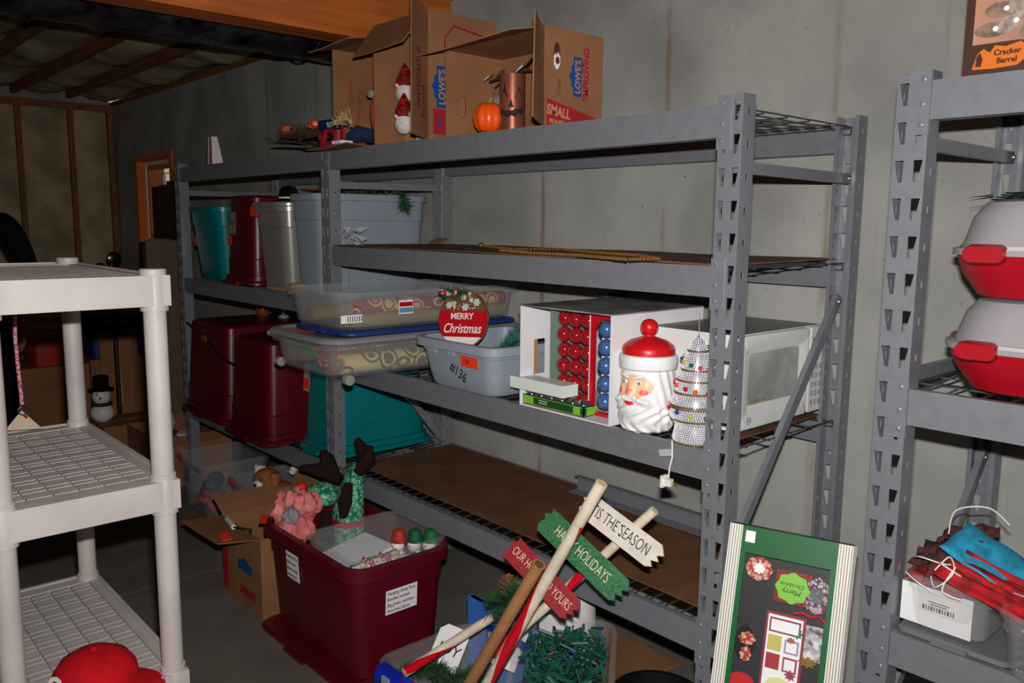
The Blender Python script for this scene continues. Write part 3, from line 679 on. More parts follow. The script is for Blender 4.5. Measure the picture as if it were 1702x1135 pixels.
while zz < .245:
    r = rad(zz); k = max(5, int(2*PI*r/.0055)); isg = any(abs(zz-q) < .0027 for q in (.004,.056,.086,.118,.148,.172,.212))
    for i in range(k):
        a = 2*PI*(i+(int(zz*200) % 2)*.5)/k; s = bead_r*(1.0 if not isg else 1.15)*random.uniform(.85, 1.15)
        p = Vector((r*math.cos(a), r*math.sin(a), zz)); (g if isg else b).add([p+Vector(q)*s for q in octa], ofc)
    zz += .0048
stuff(b.build('crystal_beads', M('crystal', (245,245,250), .08, .15, coat=.8), t, smooth=0, world=False)); stuff(g.build('gold_beads', gold, t, smooth=0, world=False))
cols = [(235,40,130),(240,90,20),(190,20,40),(30,60,160),(190,190,40),(20,110,70)]
for k in range(34):
    zz = .062+.165*((k*7) % 34)/34; a = k*2.39996; r = rad(zz)+.002; B().ball((r*math.cos(a), r*math.sin(a), zz), .0058, 8, 6).build('gem', M('gem%d' % (k % 6), cols[k % 6], .15, .1, coat=.6), t, world=False)
B().tube([(0,0,.245),(.001,0,.262),(-.001,.001,.275),(.001,0,.295)], .0008, 5).build('top_wire', steel2, t, world=False)
B().tube([(tx-.03,ty-.045,zb+.004),(tx-.02,-.006,zb+.006),(tx-.015,-.010,zb-.03),(tx-.02,-.012,zb-.055),(tx-.022,-.012,zb-.08)], .0018, 6).build('power_cord', whitem, t)
patch('cord_tag', (tx-.032,-.014,zb-.022), (1,0,.25), Z, .034, .016, M('tag_film', (190,190,195), .3, alpha=.85), t)
pl = B(); pl.box(tx-.035,tx-.012,-.020,-.006,zb-.098,zb-.082).box(tx-.037,tx-.031,-.023,-.003,zb-.104,zb-.076); pl.build('plug', whitem, t)
for dz in (-.087, -.093): B().box(tx-.012,tx+.004,-.014,-.0125,zb+dz-.0015,zb+dz+.0015).build('prong', gold, t)
# ---- microwave
mx0, mx1, my0, my1, mz0 = 1.585, 1.872, .147, .578, Z3+.012; mz1 = mz0+.262
t = thing('microwave', 'white microwave oven with stained door window on a brown cardboard sheet', 'microwave', ((mx0+mx1)/2,(my0+my1)/2,mz0))
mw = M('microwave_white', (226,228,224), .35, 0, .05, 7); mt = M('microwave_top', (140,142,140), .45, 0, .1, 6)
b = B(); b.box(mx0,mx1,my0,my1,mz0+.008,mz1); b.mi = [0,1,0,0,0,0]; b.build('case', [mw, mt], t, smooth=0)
for x in (mx0+.05, mx1-.05):
    for y in (my0+.05, my1-.05): B().lathe([(.012,0),(.012,.009)], 12, (x,y,mz0)).build('foot', black, t)
dy1 = my1-.085
b = B(); R = []
def rq(y0,y1,z0,z1,x,r=.012): return [(x, (y0+y1)/2+p[0], (z0+z1)/2+p[1]) for p in rr(y1-y0, z1-z0, r, 0, 4)]
fx = mx1+.018
b.loft([rq(my0,dy1,mz0+.01,mz1-.002,mx1), rq(my0,dy1,mz0+.01,mz1-.002,fx-.003), rq(my0+.004,dy1-.004,mz0+.014,mz1-.006,fx), rq(my0+.03,dy1-.028,mz0+.055,mz1-.035,fx), rq(my0+.045,dy1-.045,mz0+.072,mz1-.050,fx-.010)], cap0=True, cap1=True)
b.build('door', mw, t, smooth=30)
b = B(); b.loft([rq(my0+.045,dy1-.045,mz0+.072,mz1-.050,fx-.0098), rq(my0+.046,dy1-.046,mz0+.073,mz1-.051,fx-.0085)]); b.build('door_window', M('micro_window', (176,182,178), .2, 0, .22, 6), t, smooth=0)
for k in range(7): patch('rust_stain', (fx-.0083, my0+.058+.012*k+.004*random.random(), mz0+.080+.004*random.random()), Y, Z, .008, .006*random.uniform(.6,1.6), M('rust', (150,110,50), .8), t, .0004)
b = B(); b.loft([rq(dy1+.003,my1,mz0+.01,mz1-.002,mx1), rq(dy1+.003,my1,mz0+.01,mz1-.002,fx-.004), rq(dy1+.006,my1-.003,mz0+.013,mz1-.005,fx-.001)]); o = b.build('control_panel', mw, t, smooth=30)
for i in range(3):
    for j in range(5): patch('key', (fx-.0008, dy1+.022+.02*i, mz0+.04+.026*j), Y, Z, .014, .016, M('key_grey', (170,172,170), .5), o, .001)
patch('display', (fx-.0008, dy1+.044, mz1-.045), Y, Z, .055, .022, black, o, .001)
b = B(); b.tube([(fx+.0006, my0+.045+.009*math.cos(2*PI*i/16), mz0+.034+.009*math.sin(2*PI*i/16)) for i in range(16)], .0012, 5, closed=True); b.build('badge_ring', M('badge', (110,125,140), .4), t); text('badge_letters', 'GE', .010, MATS['badge'], (fx+.0004, my0+.045, mz0+.034), Y, Z, t)
lines(t, (fx+.0002, dy1-.08, mz0+.034), Y, Z, 1, .05, .006, M('badge2', (110,110,115)), .003)
# ---- loose bits on the shelf above
t = thing('bead_garland', 'gold bead garland lying along the upper shelf liner', 'garland', (1.1,.2,Z2+.008))
pts = [on(800,408,'z',Z2+.012), on(850,414,'z',Z2+.012), on(930,414,'z',Z2+.012), on(1010,421,'z',Z2+.012), on(1060,424,'z',Z2+.012), on(1095,430,'z',Z2+.012), on(1040,431,'z',Z2+.012), on(960,424,'z',Z2+.012), on(880,420,'z',Z2+.012), on(830,416,'z',Z2+.012)]
b = B()
for p, q in zip(pts, pts[1:]):
    k = int((q-p).length/.011)
    for i in range(k): b.ball(p.lerp(q, i/k)+Vector((0,.003*math.sin(i),0)), .0052, 7, 5)
stuff(b.build('beads', M('brown_gold', (150,105,55), .35, .5), t)); B().ball(pts[0], .013, 10, 8).build('end_bead', gold, t)
t = thing('crumpled_wrap', 'crumpled clear plastic wrap at the end of the upper shelf by the rack upright', 'plastic wrap', (.14,.06,Z2+.006))
b = B()
for k in range(16):
    p = Vector((.14+random.uniform(-.05,.06), .06+random.uniform(-.03,.03), Z2+.006+random.uniform(0,.055))); q = [p+Vector((random.uniform(-.03,.03), random.uniform(-.02,.02), random.uniform(0,.03))) for _ in range(3)]; b.add([p]+q, [(0,1,2),(0,2,3)])
stuff(b.build('film', M('crinkle', (210,210,215), .15, alpha=.6), t, smooth=0))
tag(B().slab((.045,.50,Z2+.007),(.09,0,0),(0,.05,.02),(0,-.3,1),.004).build('cardboard_scrap', cardin), 'torn brown cardboard scrap on the upper shelf by the back upright', 'cardboard')
b = B(); b.slab((.95,.49,Z4+.010),(.62,0,0),(0,.05,0),(0,0,1),.003).slab((.95,.535,Z4+.012),(.62,0,0),(0,.006,.055),(0,1,0),.003).slab((.95,.535,Z4+.065),(.62,0,0),(0,-.015,.0),(0,0,1),.003)
tag(b.build('steel_angle', steel), 'loose grey steel shelf angle lying on the lowest shelf against the wall', 'rail')
# ================================================================ moving cartons on top of the rack
lblue = M('logo_blue', (20,70,140), .6); lred = M('print_red', (165,24,40), .65); kraftink = M('print_tan', (190,140,95), .7)
def carton(label, x0, x1, y0, y1, z0, z1):
    t = thing('moving_carton', label, 'cardboard box', ((x0+x1)/2, (y0+y1)/2, z0)); w_ = .004
    for nm, a in (('bottom_panel', (x0,x1,y0,y1,z0,z0+w_)), ('top_panel', (x0,x1,y0,y1,z1-w_,z1)), ('side_panel', (x0,x0+w_,y0,y1,z0+w_,z1-w_)), ('side_panel', (x1-w_,x1,y0,y1,z0+w_,z1-w_)), ('back_panel', (x0+w_,x1-w_,y1-w_,y1,z0+w_,z1-w_))):
        B().box(*a).build(nm, cardb, t, smooth=0)
    return t
def flap(t, p, u, v, w_=.004):
    p, u, v = Vector(p), Vector(u), Vector(v)
    b = B(); nx, ny = 6, 4; n = u.cross(v).normalized()*w_; vs = []; fs = []
    for s in (0, 1):
        for i in range(nx):
            for j in range(ny): vs.append(p+u*(i/(nx-1))+v*(j/(ny-1))+n*s+n*1.5*math.sin(3*i/(nx-1)+1)*(j/(ny-1)))
    K = nx*ny
    for i in range(nx-1):
        for j in range(ny-1): a = i*ny+j; fs += [(a,a+1,a+ny+1,a+ny),(a+K,a+ny+K,a+ny+1+K,a+1+K)]
    E_ = [i*ny for i in range(nx)]+[(nx-1)*ny+j for j in range(1,ny)]+[i*ny+ny-1 for i in range(nx-2,-1,-1)]+[j for j in range(ny-2,0,-1)]
    for a, c in zip(E_, E_[1:]+E_[:1]): fs.append((a,c,c+K,a+K))
    return b.add(vs, fs).build('flap', cardb, t, smooth=30)
def logo(t, o, u, v, s, word="LOWE'S"):      # gabled blue shield with lettering
    u, v = Vector(u), Vector(v); n = u.cross(v)
    B().prism([(-.5*s,-.16*s),(.5*s,-.16*s),(.5*s,.14*s),(.30*s,.14*s),(.24*s,.22*s),(.12*s,.22*s),(0,.30*s),(-.12*s,.22*s),(-.24*s,.22*s),(-.30*s,.14*s),(-.5*s,.14*s)], Vector(o), u, v, .0008).build('logo_shield', lblue, t, smooth=0)
    if word: text('logo_lettering', word, .27*s, kraftink, Vector(o)+n*.0012-v*.02*s, u, v, t, bold=.0006, wide=.9)
zt = Z1+.002
bx = (.79, 1.265, .03, .278, zt, zt+.285)
A = carton('open moving carton with the word SMALL on its red-banded side, holding a pumpkin', *bx)
flap(A, (1.265,.03,zt), (.075,-.115,.012), (0,0,.283)); flap(A, (.80,.03,zt+.283), (.455,0,0), (0,-.125,-.030))

xs = 1.2655
logo(A, (xs,.165,zt+.155), Z, -Y, .115); text('print', '"IMPROVING', .034, lred, (xs,.205,zt+.165), Z, -Y, A, bold=.0009, wide=.82); text('print', 'HOME', .012, lred, (xs,.188,zt+.185), Z, -Y, A, bold=.0004)
B().prism([(0,0),(.225,0),(.225,.035),(0,.078)], (xs,.04,zt+.003), Y, Z, .0008).build('red_band', lred, A, smooth=0)
text('print', 'SMALL', .040, kraftink, (xs+.001,.088,zt+.045), (0,1,-.12), Z, A, bold=.0012, wide=.85); text('print', 'PEQUEÑA', .016, kraftink, (xs+.001,.085,zt+.015), (0,1,-.08), Z, A, bold=.0004)
text('marker_word', 'Toma', .022, M('pencil', (95,70,50), .8), (xs,.088,zt+.115), Z, -Y, A, shear=.2)
b = B(); b.prism([(.014*math.cos(a*PI/8), .040*math.sin(a*PI/8)) for a in range(16)], (xs,.078,zt+.205), Y, Z, .0006); b.build('handle_hole', M('hole_dark', (85,35,25), .8), A, smooth=0)
b = B(); b.prism([(-.013,-.002),(-.006,.008),(-.002,.0),(.004,.012),(.013,-.002),(.012,-.025),(.004,-.038),(-.004,-.038),(-.012,-.025)], (xs+.0007,.078,zt+.205), Y, Z, .0005); b.build('cloth_in_hole', whitem, A, smooth=0)
B().prism([(.008*math.cos(a*PI/6), .011*math.sin(a*PI/6)) for a in range(12)], (xs+.0013,.080,zt+.192), Y, Z, .0004).build('cloth_spot', MATS['hole_dark'], A, smooth=0)
hh = B(); hh.prism([(.011*math.cos(a*PI/8), .034*math.sin(a*PI/8)) for a in range(16)], (.7945,.10,zt+.105), Y, Z, .0012); hh.build('handle_slot', cardin, A, smooth=0)
B().tube([(.7955, .10+.011*math.cos(a*PI/8), zt+.105+.034*math.sin(a*PI/8)) for a in range(-4,5)], .0016, 5).build('slot_edge_shade', M('slot_shadow', (60,38,24), .9), A)  # dark arc paints the shade along one side of the flat slot
bxB = (.353, .694, .03, .334, zt, zt+.43)
Bc = carton('tall moving carton holding the plaid-hat gnomes, printed with a red house outline', *bxB)
fB = flap(Bc, (.694,.03,zt), (.078,-.125,.006), (0,0,.435)); flap(Bc, (.36,.03,zt+.428), (.325,0,0), (.03,-.115,-.125));
xs = .6945
logo(Bc, (xs,.085,zt+.18), Z, -Y, .14); B().box(xs,xs+.0008,.050,.13,zt+.02,zt+.105).build('red_panel', lred, Bc, smooth=0); text('print', 'S', .035, lblue, (xs+.001,.075,zt+.062), Y, Z, Bc, bold=.001)
B().tube([(xs,.10,zt+.30),(xs,.10,zt+.345),(xs,.14,zt+.39),(xs,.30,zt+.37),(xs,.30,zt+.30)], .0035, 4).build('house_outline', lred, Bc)
fu = Vector((.078,-.125,.006)).normalized(); fn = Vector((0,0,1)).cross(fu)
fo = Vector((.694,.03,zt))+fu*.075-fu.cross(Z)*.0012
text('print', 'welcome', .062, M('print_dark_red', (110,28,30), .7), fo+Z*.19+fu*.018, Z, -fu*-1 if False else fu, Bc, wide=.9); text('print', 'home', .052, MATS['print_dark_red'], fo+Z*.12-fu*.025, Z, fu, Bc, wide=.9)
bxC = (.02, .335, .05, .40, zt, zt+.40)
Cc = carton('moving carton with red vertical print, holding upside-down red and blue patriotic signs', *bxC)
flap(Cc, (.024,.05,zt+.398), (.305,0,0), (0,-.11,-.022)); flap(Cc, (.03,.05,zt), (.30,0,0), (.05,-.155,-.002))
text('print', 'THIS SIDE UP', .026, lred, (.0245,.17,zt+.19), Z, -Y, Cc, wide=.9); text('print', 'ESTE LADO ARRIBA', .026, lred, (.0245,.13,zt+.19), Z, -Y, Cc, wide=.9)
B().box(.10,.32,-.06,.045,zt+.0045,zt+.0055).build('red_stripe', lred, Cc, smooth=0)
# contents of the carton A
t = thing('jack_o_lantern_can', 'copper-coloured tin cylinder cut with a jack-o-lantern face', 'lantern', (1.075,.075,zt+.005))
cop = M('copper_tin', (165,95,70), .35, .55, .15, 12); b = B(); b.lathe([(.040,0),(.040,.168),(.038,.168),(.038,.004)], 32); b.build('can', cop, t, world=False)
fd = math.atan2(-.75, .66)
def cyl(pts, name):
    b = B(); R0, R1 = .0403, .0409; k = len(pts); vs = []
    for r in (R0, R1):
        for a, z in pts: vs.append((r*math.cos(fd+a), r*math.sin(fd+a), z))
    b.add(vs, [tuple(range(k,2*k))]+[(i,(i+1) % k,(i+1) % k+k,i+k) for i in range(k)]); b.build(name, M('cut_dark', (35,22,18), .8), t, world=False, smooth=0)
cyl([(-1.0,.098),(-.28,.095),(-.52,.14),(-.64,.122)], 'eye_cutout'); cyl([(.30,.095),(.95,.098),(.66,.132),(.52,.118)], 'eye_cutout'); cyl([(-.22,.066),(.22,.066),(0,.092)], 'nose_cutout')
for i in range(6): cyl([(-.95+.32*i,.030+.010*(i % 2)+.004*abs(i-2.5)),(-.63+.32*i,.030+.010*((i+1) % 2)+.004*abs(i-1.5)),(-.63+.32*i,.054+.004*abs(i-1.5)),(-.95+.32*i,.054+.004*abs(i-2.5))], 'mouth_cutout')
t = thing('pumpkin', 'bright orange ribbed toy pumpkin in the small carton', 'pumpkin', (.985,.055,zt+.005))
b = B(); pf = [(.015,0),(.035,.003),(.047,.02),(.052,.045),(.046,.072),(.030,.088),(.012,.090),(.006,.085)]
b.lathe(pf, 48, wob=lambda f_: 1-.07*abs(math.sin(f_*PI*9))**6*1.0-.03*abs(math.sin(f_*PI*9))); b.build('flesh', orange, t, world=False, smooth=60)
B().tube([(0,0,.084),(.004,0,.098),(.012,.004,.108)], [.009,.006,.005], 7).build('stem', M('stem_tan', (150,120,70), .8), t, world=False)
t = thing('glass_globe', 'clear glass globe lantern with tiny silver lights behind the pumpkin', 'lantern', (.915,.172,zt+.005))
B().ball((0,0,.072), .068, 24, 16).build('globe', M('globe_glass', (200,195,190), .05, alpha=.25), t, world=False)
for k in range(9): B().ball((.03*math.cos(k*2.4), .03*math.sin(k*2.4), .05+.008*k), .006, 8, 6).build('light_bulb', gballs, t, world=False)
B().tube([(-.05,0,.12),(-.04,0,.16),(0,0,.18),(.04,0,.16),(.05,0,.12)], .0022, 6).build('handle', M('dark_wire', (45,40,32), .5), t, world=False)
t = thing('leaf_spray', 'grey-green paper leaves with white undersides above the tin can', 'decoration', (1.03,.13,zt+.17))
for k in range(7):
    a = -1.2+.5*k; p = Vector((.93+.045*k, .11, zt+.190+.010*math.sin(k*2))); d = Vector((.055*math.cos(a), -.035, .016*math.sin(a*2))); s = Vector((.0,.022,.014))
    o = B().add([p, p+d*.5+s, p+d, p+d*.5-s], [(0,1,2,3)]).build('leaf', M('leaf_grey' if k % 3 else 'leaf_white', (95,92,75) if k % 3 else (200,205,210), .7), t); o.modifiers.new('t', 'SOLIDIFY').thickness = .0015
B().tube([(.90,.13,zt+.18),(1.0,.12,zt+.188),(1.20,.14,zt+.20)], .004, 6).build('stem', M('stem', (50,45,30), .8), t)
B().tube([(1.0,.12,zt+.188),(1.02,.13,zt+.10),(1.03,.14,zt+.006)], .003, 6).build('stalk', MATS['stem'], t)
# gnomes and frame in carton B
plaid = pattern('buffalo_plaid', (25,15,15), (170,25,25), 60)
for k, (gx, gz, lb) in enumerate(((.402,.155,'plush gnome with plaid hat and white beard, upper of the pair in the tall carton'), (.49,.03,'plush gnome with plaid hat and white beard, lower of the pair in the tall carton'))):
    t = thing('gnome', lb, 'plush toy', (gx,.07+.065*(k == 0),zt+gz))
    B().ball((0,0,.045), (.040,.032,.042), 16, 12).build('beard', M('beard_fluff', (225,222,218), .95, 0, .1, 60, .8, 80), t, world=False)
    B().lathe([(.037,.065),(.034,.085),(.020,.12),(.004,.15)], 16).build('hat', plaid, t, world=False); B().ball((.0,-.034,.066), .008, 8, 6).build('nose', sk, t, world=False)
    if k == 0: B().box(-.03,.03,-.022,.03,-.150,.004).build('base_block', cardin, t, world=False)
t = thing('framed_print', 'white wooden picture frame with a fall leaf print standing in the tall carton', 'picture frame', (.60,.10,zt+.005))
for nm, a in (('frame_rail', (.535,.66,.09,.10,.005,.02)), ('frame_rail', (.535,.66,.09,.10,.225,.24)), ('frame_rail', (.535,.55,.09,.10,.02,.225)), ('frame_rail', (.645,.66,.09,.10,.02,.225))): B().box(a[0],a[1],a[2],a[3],zt+a[4],zt+a[5]).build(nm, M('frame_grey', (190,190,200), .5), t, smooth=0)
B().box(.55,.645,.094,.098,zt+.02,zt+.225).build('print_sheet', pattern('leaf_print', (190,60,25), (70,40,60), 30), t, smooth=0)
t = thing('raffia_bow', 'pale cream raffia bow on the edge of the white picture frame', 'bow', (.545,.07,zt+.08))
b = B()
for k in range(40): a = random.uniform(0, 2*PI); b.tube([(.545,.075,zt+.10), (.545+.03*math.cos(a), .065, zt+.085+.03*math.sin(a))], .0014, 4)
stuff(b.build('strands', M('raffia', (225,205,160), .8), t)); B().box(.540,.550,.070,.090,zt+.095,zt+.107).build('knot', MATS['raffia'], t)
# patriotic signs and scarecrow bits in carton C
navy = M('navy_paint', (14,40,92), .5)
t = thing('patriotic_sign', 'upside-down red letter sign with a blue Est.1776 plaque', 'sign', (.13,.0,zt+.006))
a0 = on(528,193,'y',-.01); a1 = on(578,208,'y',-.01)
o0 = on(553,205,'y',-.01)
B().box(a0.x,a1.x,-.010,.006,o0.z-.020,o0.z+.018).build('plaque', navy, t, smooth=0)
text('lettering', 'Est.1776', .030, whitem, ((a0.x+a1.x)/2, -.0108, o0.z-.001), -X, -Z, t, wide=.85)
for k, ch in enumerate('ACI'):
    xk = a0.x+.035+.078*k
    text('letter', ch, .085, lred, (xk, -.004, o0.z-.020-.028), -X, -Z, t, depth=.006, bold=.003, wide=1.1)
B().box(a0.x,a1.x+.10,-.012,.006,zt+.004,zt+.010).build('sign_base', lred, t, smooth=0)
t = thing('scarecrow', 'small scarecrow doll in blue overalls with straw hair lying in the left carton', 'doll', (.25,.02,zt+.006)); t.location.x -= .03
B().tube([(.22,.02,zt+.035),(.27,.03,zt+.050),(.33,.06,zt+.040)], [.022,.034,.026], 12).build('overalls', M('denim', (25,45,80), .9, 0, .3, 30), t); B().ball((.31,.10,zt+.13), (.035,.035,.085), 14, 10).build('shirt', M('orange_cloth', (190,70,25), .9), t); B().ball((.305,.11,zt+.235), (.028,.028,.03), 12, 8).build('hat', M('rust_cloth', (150,50,25), .9), t)
b = B()
for k in range(90): p = Vector((.235+random.uniform(-.05,.05), .0, zt+.085+random.uniform(-.01,.015))); b.tube([p, p+Vector((random.uniform(-.05,.05), -.02, random.uniform(-.01,.055)))], .0011, 3)
stuff(b.build('straw_hair', straw, t)); B().ball((.30,.07,zt+.20), (.02,.015,.016), 8, 6).build('collar', M('grey_cloth', (150,140,125), .9), t)
B().box(.27,.335,-.085,-.035,zt+.004,zt+.016).build('white_card_piece', paper, t, smooth=0)
# on the neighbouring rack top
t = thing('fall_wreath', 'dried straw and twig wreath with orange pumpkins on a curved green board', 'wreath', (-.22,.12,Z1))
b = B(); b.loft([[(-.44+.45*i/10, y, Z1+.004+.10*(1-i/10)*0+.055*math.sin(PI*(1-i/10)*.55)+dz) for y, dz in ((.0,0),(.0,.006),(.32,.006),(.32,0))] for i in range(11)]); b.build('board', M('olive_board', (70,76,48), .8), t)
b = B()
for k in range(420):
    a = random.uniform(0, 1); p = Vector((-.42+.36*a, .03+random.uniform(-.02,.12), Z1+.06+.012*math.sin(PI*a)+random.uniform(0,.03)+.02*(1-a))); b.tube([p, p+Vector((random.uniform(-.06,.06), random.uniform(-.04,.03), random.uniform(-.01,.03)))], .0013, 3)
stuff(b.build('twigs', M('twig', (95,80,45), .9, 0, .4, 20), t))
for x, z, r in ((-.36,.115,.026),(-.11,.12,.022),(-.14,.112,.016)): o = B().lathe([(r*.3,-r*.8),(r*.9,-r*.4),(r,0),(r*.85,r*.5),(r*.2,r*.75)], 18, (x,.04,Z1+z), wob=lambda f_: 1-.08*abs(math.sin(f_*PI*6))).build('mini_pumpkin', orange, t)
t = thing('paper_package', 'white and red paper package standing on top of the rack by the window', 'package', (-1.31,.10,Z1))
b = B(); b.loft([[( -1.345+.01*j,.08-.0,Z1),(-1.275-.0*j,.08,Z1),(-1.275,.14,Z1),(-1.345,.14,Z1)] if j == 0 else [(-1.35,.09,Z1+.15),(-1.30,.09,Z1+.155),(-1.30,.12,Z1+.155),(-1.35,.12,Z1+.15)] for j in range(2)]); b.build('wrapper', paper, t, smooth=0)
B().prism([(.045,0),(.065,0),(.048,.148),(.038,.148)], (-1.348,.078,Z1+.002), X, Vector((0,.06,1)).normalized(), .003).build('red_stripe', redm, t, smooth=0)
# ================================================================ right rack
zr = R3Z
t = thing('picture_box', 'brown gift box showing a lighted crystal tree, on top of the rack with red carriers', 'box', (2.62,.14,zr[0]))
p0 = on(1597,127,'z',zr[0]+.003); px0 = p0.x; py0 = max(p0.y, .0)
B().box(px0+.004,px0+.40,.048,.16,zr[0]+.002,zr[0]+.46).build('carton', M('brown_box', (66,36,22), .5), t, smooth=0)
yy = .0475
B().box(px0+.020,px0+.40,yy-.0008,yy,zr[0]+.056,zr[0]+.46).build('photo_panel', M('photo_tan', (185,135,110), .5, 0, .25, 3), t, smooth=0)
for k in range(11):
    a = (k % 4)*.5; x = px0+.052+.034*(k % 4)+.016*(k//4); z = zr[0]+.080+.034*(k//4)+.010*(k % 2)
    B().prism([(.030*math.cos(i*PI/8)*math.cos(a)-.014*math.sin(i*PI/8)*math.sin(a), .030*math.cos(i*PI/8)*math.sin(a)+.014*math.sin(i*PI/8)*math.cos(a)) for i in range(16)], (x,yy-.0012-.0004*k,z), X, Z, .0003).build('pictured_branch', M('branch%d' % (k % 2), ((150,125,105),(175,155,145))[k % 2], .5, 0, .3, 60), t, smooth=0)
    B().prism([(.005*math.cos(i*PI/4), .005*math.sin(i*PI/4)) for i in range(8)], (x+.008,yy-.0062,z), X, Z, .0003).build('pictured_light', paper, t, smooth=0)
om = M('logo_orange', (215,110,25), .5)
B().prism([(-.048,-.018),(-.040,.010),(-.030,.018),(-.018,.010),(-.010,.022),(.008,.018),(.034,.024),(.047,.012),(.044,-.006),(.030,-.018),(-.01,-.020)], (px0+.070,yy,zr[0]+.029), X, Z, .001).build('logo_plate', om, t, smooth=0)
text('logo_lettering', 'Cracker', .014, M('logo_brown', (70,25,10)), (px0+.082,yy-.0012,zr[0]+.037), X, Z, t, bold=.0004); text('logo_lettering', 'Barrel', .014, MATS['logo_brown'], (px0+.082,yy-.0012,zr[0]+.022), X, Z, t, bold=.0004)
B().prism([(-.006,-.014),(.004,-.014),(.006,.0),(.001,.012),(-.005,.004)], (px0+.034,yy-.001,zr[0]+.029), X, Z, .0006).build('logo_figure', MATS['logo_brown'], t, smooth=0)
text('lettering', 'ELEG', .013, M('print_gold', (150,100,55)), (px0+.138,yy-.0002,zr[0]+.046), X, Z, t); text('lettering', 'PI', .018, M('print_gold2', (205,150,70)), (px0+.140,yy-.0002,zr[0]+.012), X, Z, t, bold=.0006)
# cake carriers
redp = M('carrier_red', (165,10,28), .35); domem = M('carrier_dome', (170,165,168), .4, alpha=.80)
def carrier(label, cx, cy, z, hb, hd, w_=.50, d_=.40):
    t = thing('cake_carrier', label, 'cake carrier', (cx, cy, z)); r = .10
    b = B(); b.loft([rr(w_*.72,d_*.72,r*.8,0,8), rr(w_*.80,d_*.80,r,.004,8), rr(w_*.93,d_*.93,r*1.2,hb*.6,8), rr(w_*.97,d_*.97,r*1.25,hb,8), rr(w_*.95,d_*.95,r*1.2,hb,8), rr(w_*.76,d_*.76,r,.008,8)]); b.build('base', redp, t, world=False)
    b = B(); b.loft([rr(w_,d_,r*1.3,hb+.001,8), rr(w_,d_,r*1.3,hb+.014,8), rr(w_*.96,d_*.96,r*1.25,hb+.016,8)], cap1=False); b.loft([rr(w_*.95,d_*.95,r*1.25,hb+.014,8), rr(w_*.93,d_*.93,r*1.25,hb+.03,8), rr(w_*.88,d_*.88,r*1.2,hb+hd*.7,8), rr(w_*.80,d_*.80,r*1.1,hb+hd*.95,8), rr(w_*.72,d_*.72,r,hb+hd,8)], cap0=False); b.build('dome', domem, t, world=False)
    for s in (-1, 1):
        for e in (0, 1):
            if e == 0: p = [(s*w_*.5+s*.003, -.055, hb+.006), (s*w_*.5+s*.014, 0, hb+.008), (s*w_*.5+s*.003, .055, hb+.006)]
            else: p = [(-.055, s*d_*.5+s*.003, hb+.006), (0, s*d_*.5+s*.014, hb+.008), (.055, s*d_*.5+s*.003, hb+.006)]
            if e == 0: B().tube(p, [.006,.011,.006], 10).build('latch', redp, t, world=False)
            else: B().tube(p, [.006,.010,.006], 10).build('handle_lug', redp, t, world=False)
    for sx_ in (-1, 1):
        b = B(); b.loft([[(sx_*w_*.30+p[0], -d_*.5-.014+.012*k+p[1]*0, hb+.004+p[1]*(1-.25*(k == 0))) for p in rr(.075, .040, .016, 0, 4)] for k in range(3)]); b.build('latch_clip', redp, t, world=False)
        b = B(); b.box(sx_*w_*.30+.04, sx_*w_*.30+.125, -d_*.5-.007, -d_*.5+.004, hb+.012, hb+.020); b.build('handle_grip', M('grip_grey', (190,180,182), .4), t, world=False)
    return t
zc = zr[1]+.001
carrier('lower red cake carrier with frosted dome, standing on the wire shelf', 2.622, .265, zc, .085, .105)
carrier('upper red cake carrier with frosted dome, stacked on the other carrier', 2.622, .265, zc+.191, .085, .112)
t = thing('wire_coil', 'coil of thin dark green wire lying on the upper cake carrier', 'wire', (2.60,.22,zc+.39))
for k in range(4): B().tube([(2.622+(.205-.008*k)*math.cos(a*PI/14), .265+(.17-.006*k)*math.sin(a*PI/14), zc+.3895+.0045*k+.002*math.sin(a)) for a in range(28)], .0018, 5, closed=True).build('wire_loop', M('green_wire', (14,42,30), .5), t)
for k in range(2): B().add([(2.44-.006*k,.17,zc+.392+.003*k),(2.40-.006*k,.15,zc+.386+.006*k),(2.45,.155,zc+.396+.003*k)], [(0,1,2)]).build('wire_barb', MATS['dark_wire'], t)
# bins of cloth masks
z0 = zr[2]+.001
def cloth(name, mat, p, u, v, parent, amp=.006, fr=3, nx=14, ny=6, th=.002):
    p, u, v = Vector(p), Vector(u), Vector(v); n = u.cross(v).normalized(); b = B(); vs = []; fs = []; ph = random.random()*6
    for i in range(nx):
        for j in range(ny): s, q = i/(nx-1), j/(ny-1); vs.append(p+u*s+v*q+n*amp*(math.sin(fr*2*PI*q+ph+2*s)+.6*math.sin(fr*4*s+ph)))
    for i in range(nx-1):
        for j in range(ny-1): fs.append((i*ny+j,(i+1)*ny+j,(i+1)*ny+j+1,i*ny+j+1))
    o = b.add(vs, fs).build(name, mat, parent, smooth=60); o.modifiers.new('t', 'SOLIDIFY').thickness = th; return o
def loopcord(pts, parent, mat=whitem, r=.0016):
    P = [Vector(p) for p in pts]; Q = []
    for i in range(len(P)-1):
        a, b_, c_, d_ = P[max(i-1,0)], P[i], P[i+1], P[min(i+2, len(P)-1)]
        for k in range(6): s = k/6; Q.append(.5*((2*b_)+(-a+c_)*s+(2*a-5*b_+4*c_-d_)*s*s+(-a+3*b_-3*c_+d_)*s**3))
    B().tube(Q+[P[-1]], r, 5).build('elastic', mat, parent)
tb = tote('shoebox_bin', 'small clear bin with a white barcode insert, heaped with cloth masks', 2.362, 2.545, .055, .36, z0+.014, .118, clr2, taper=.9, r=.03, rim=.008, rimh=.012)
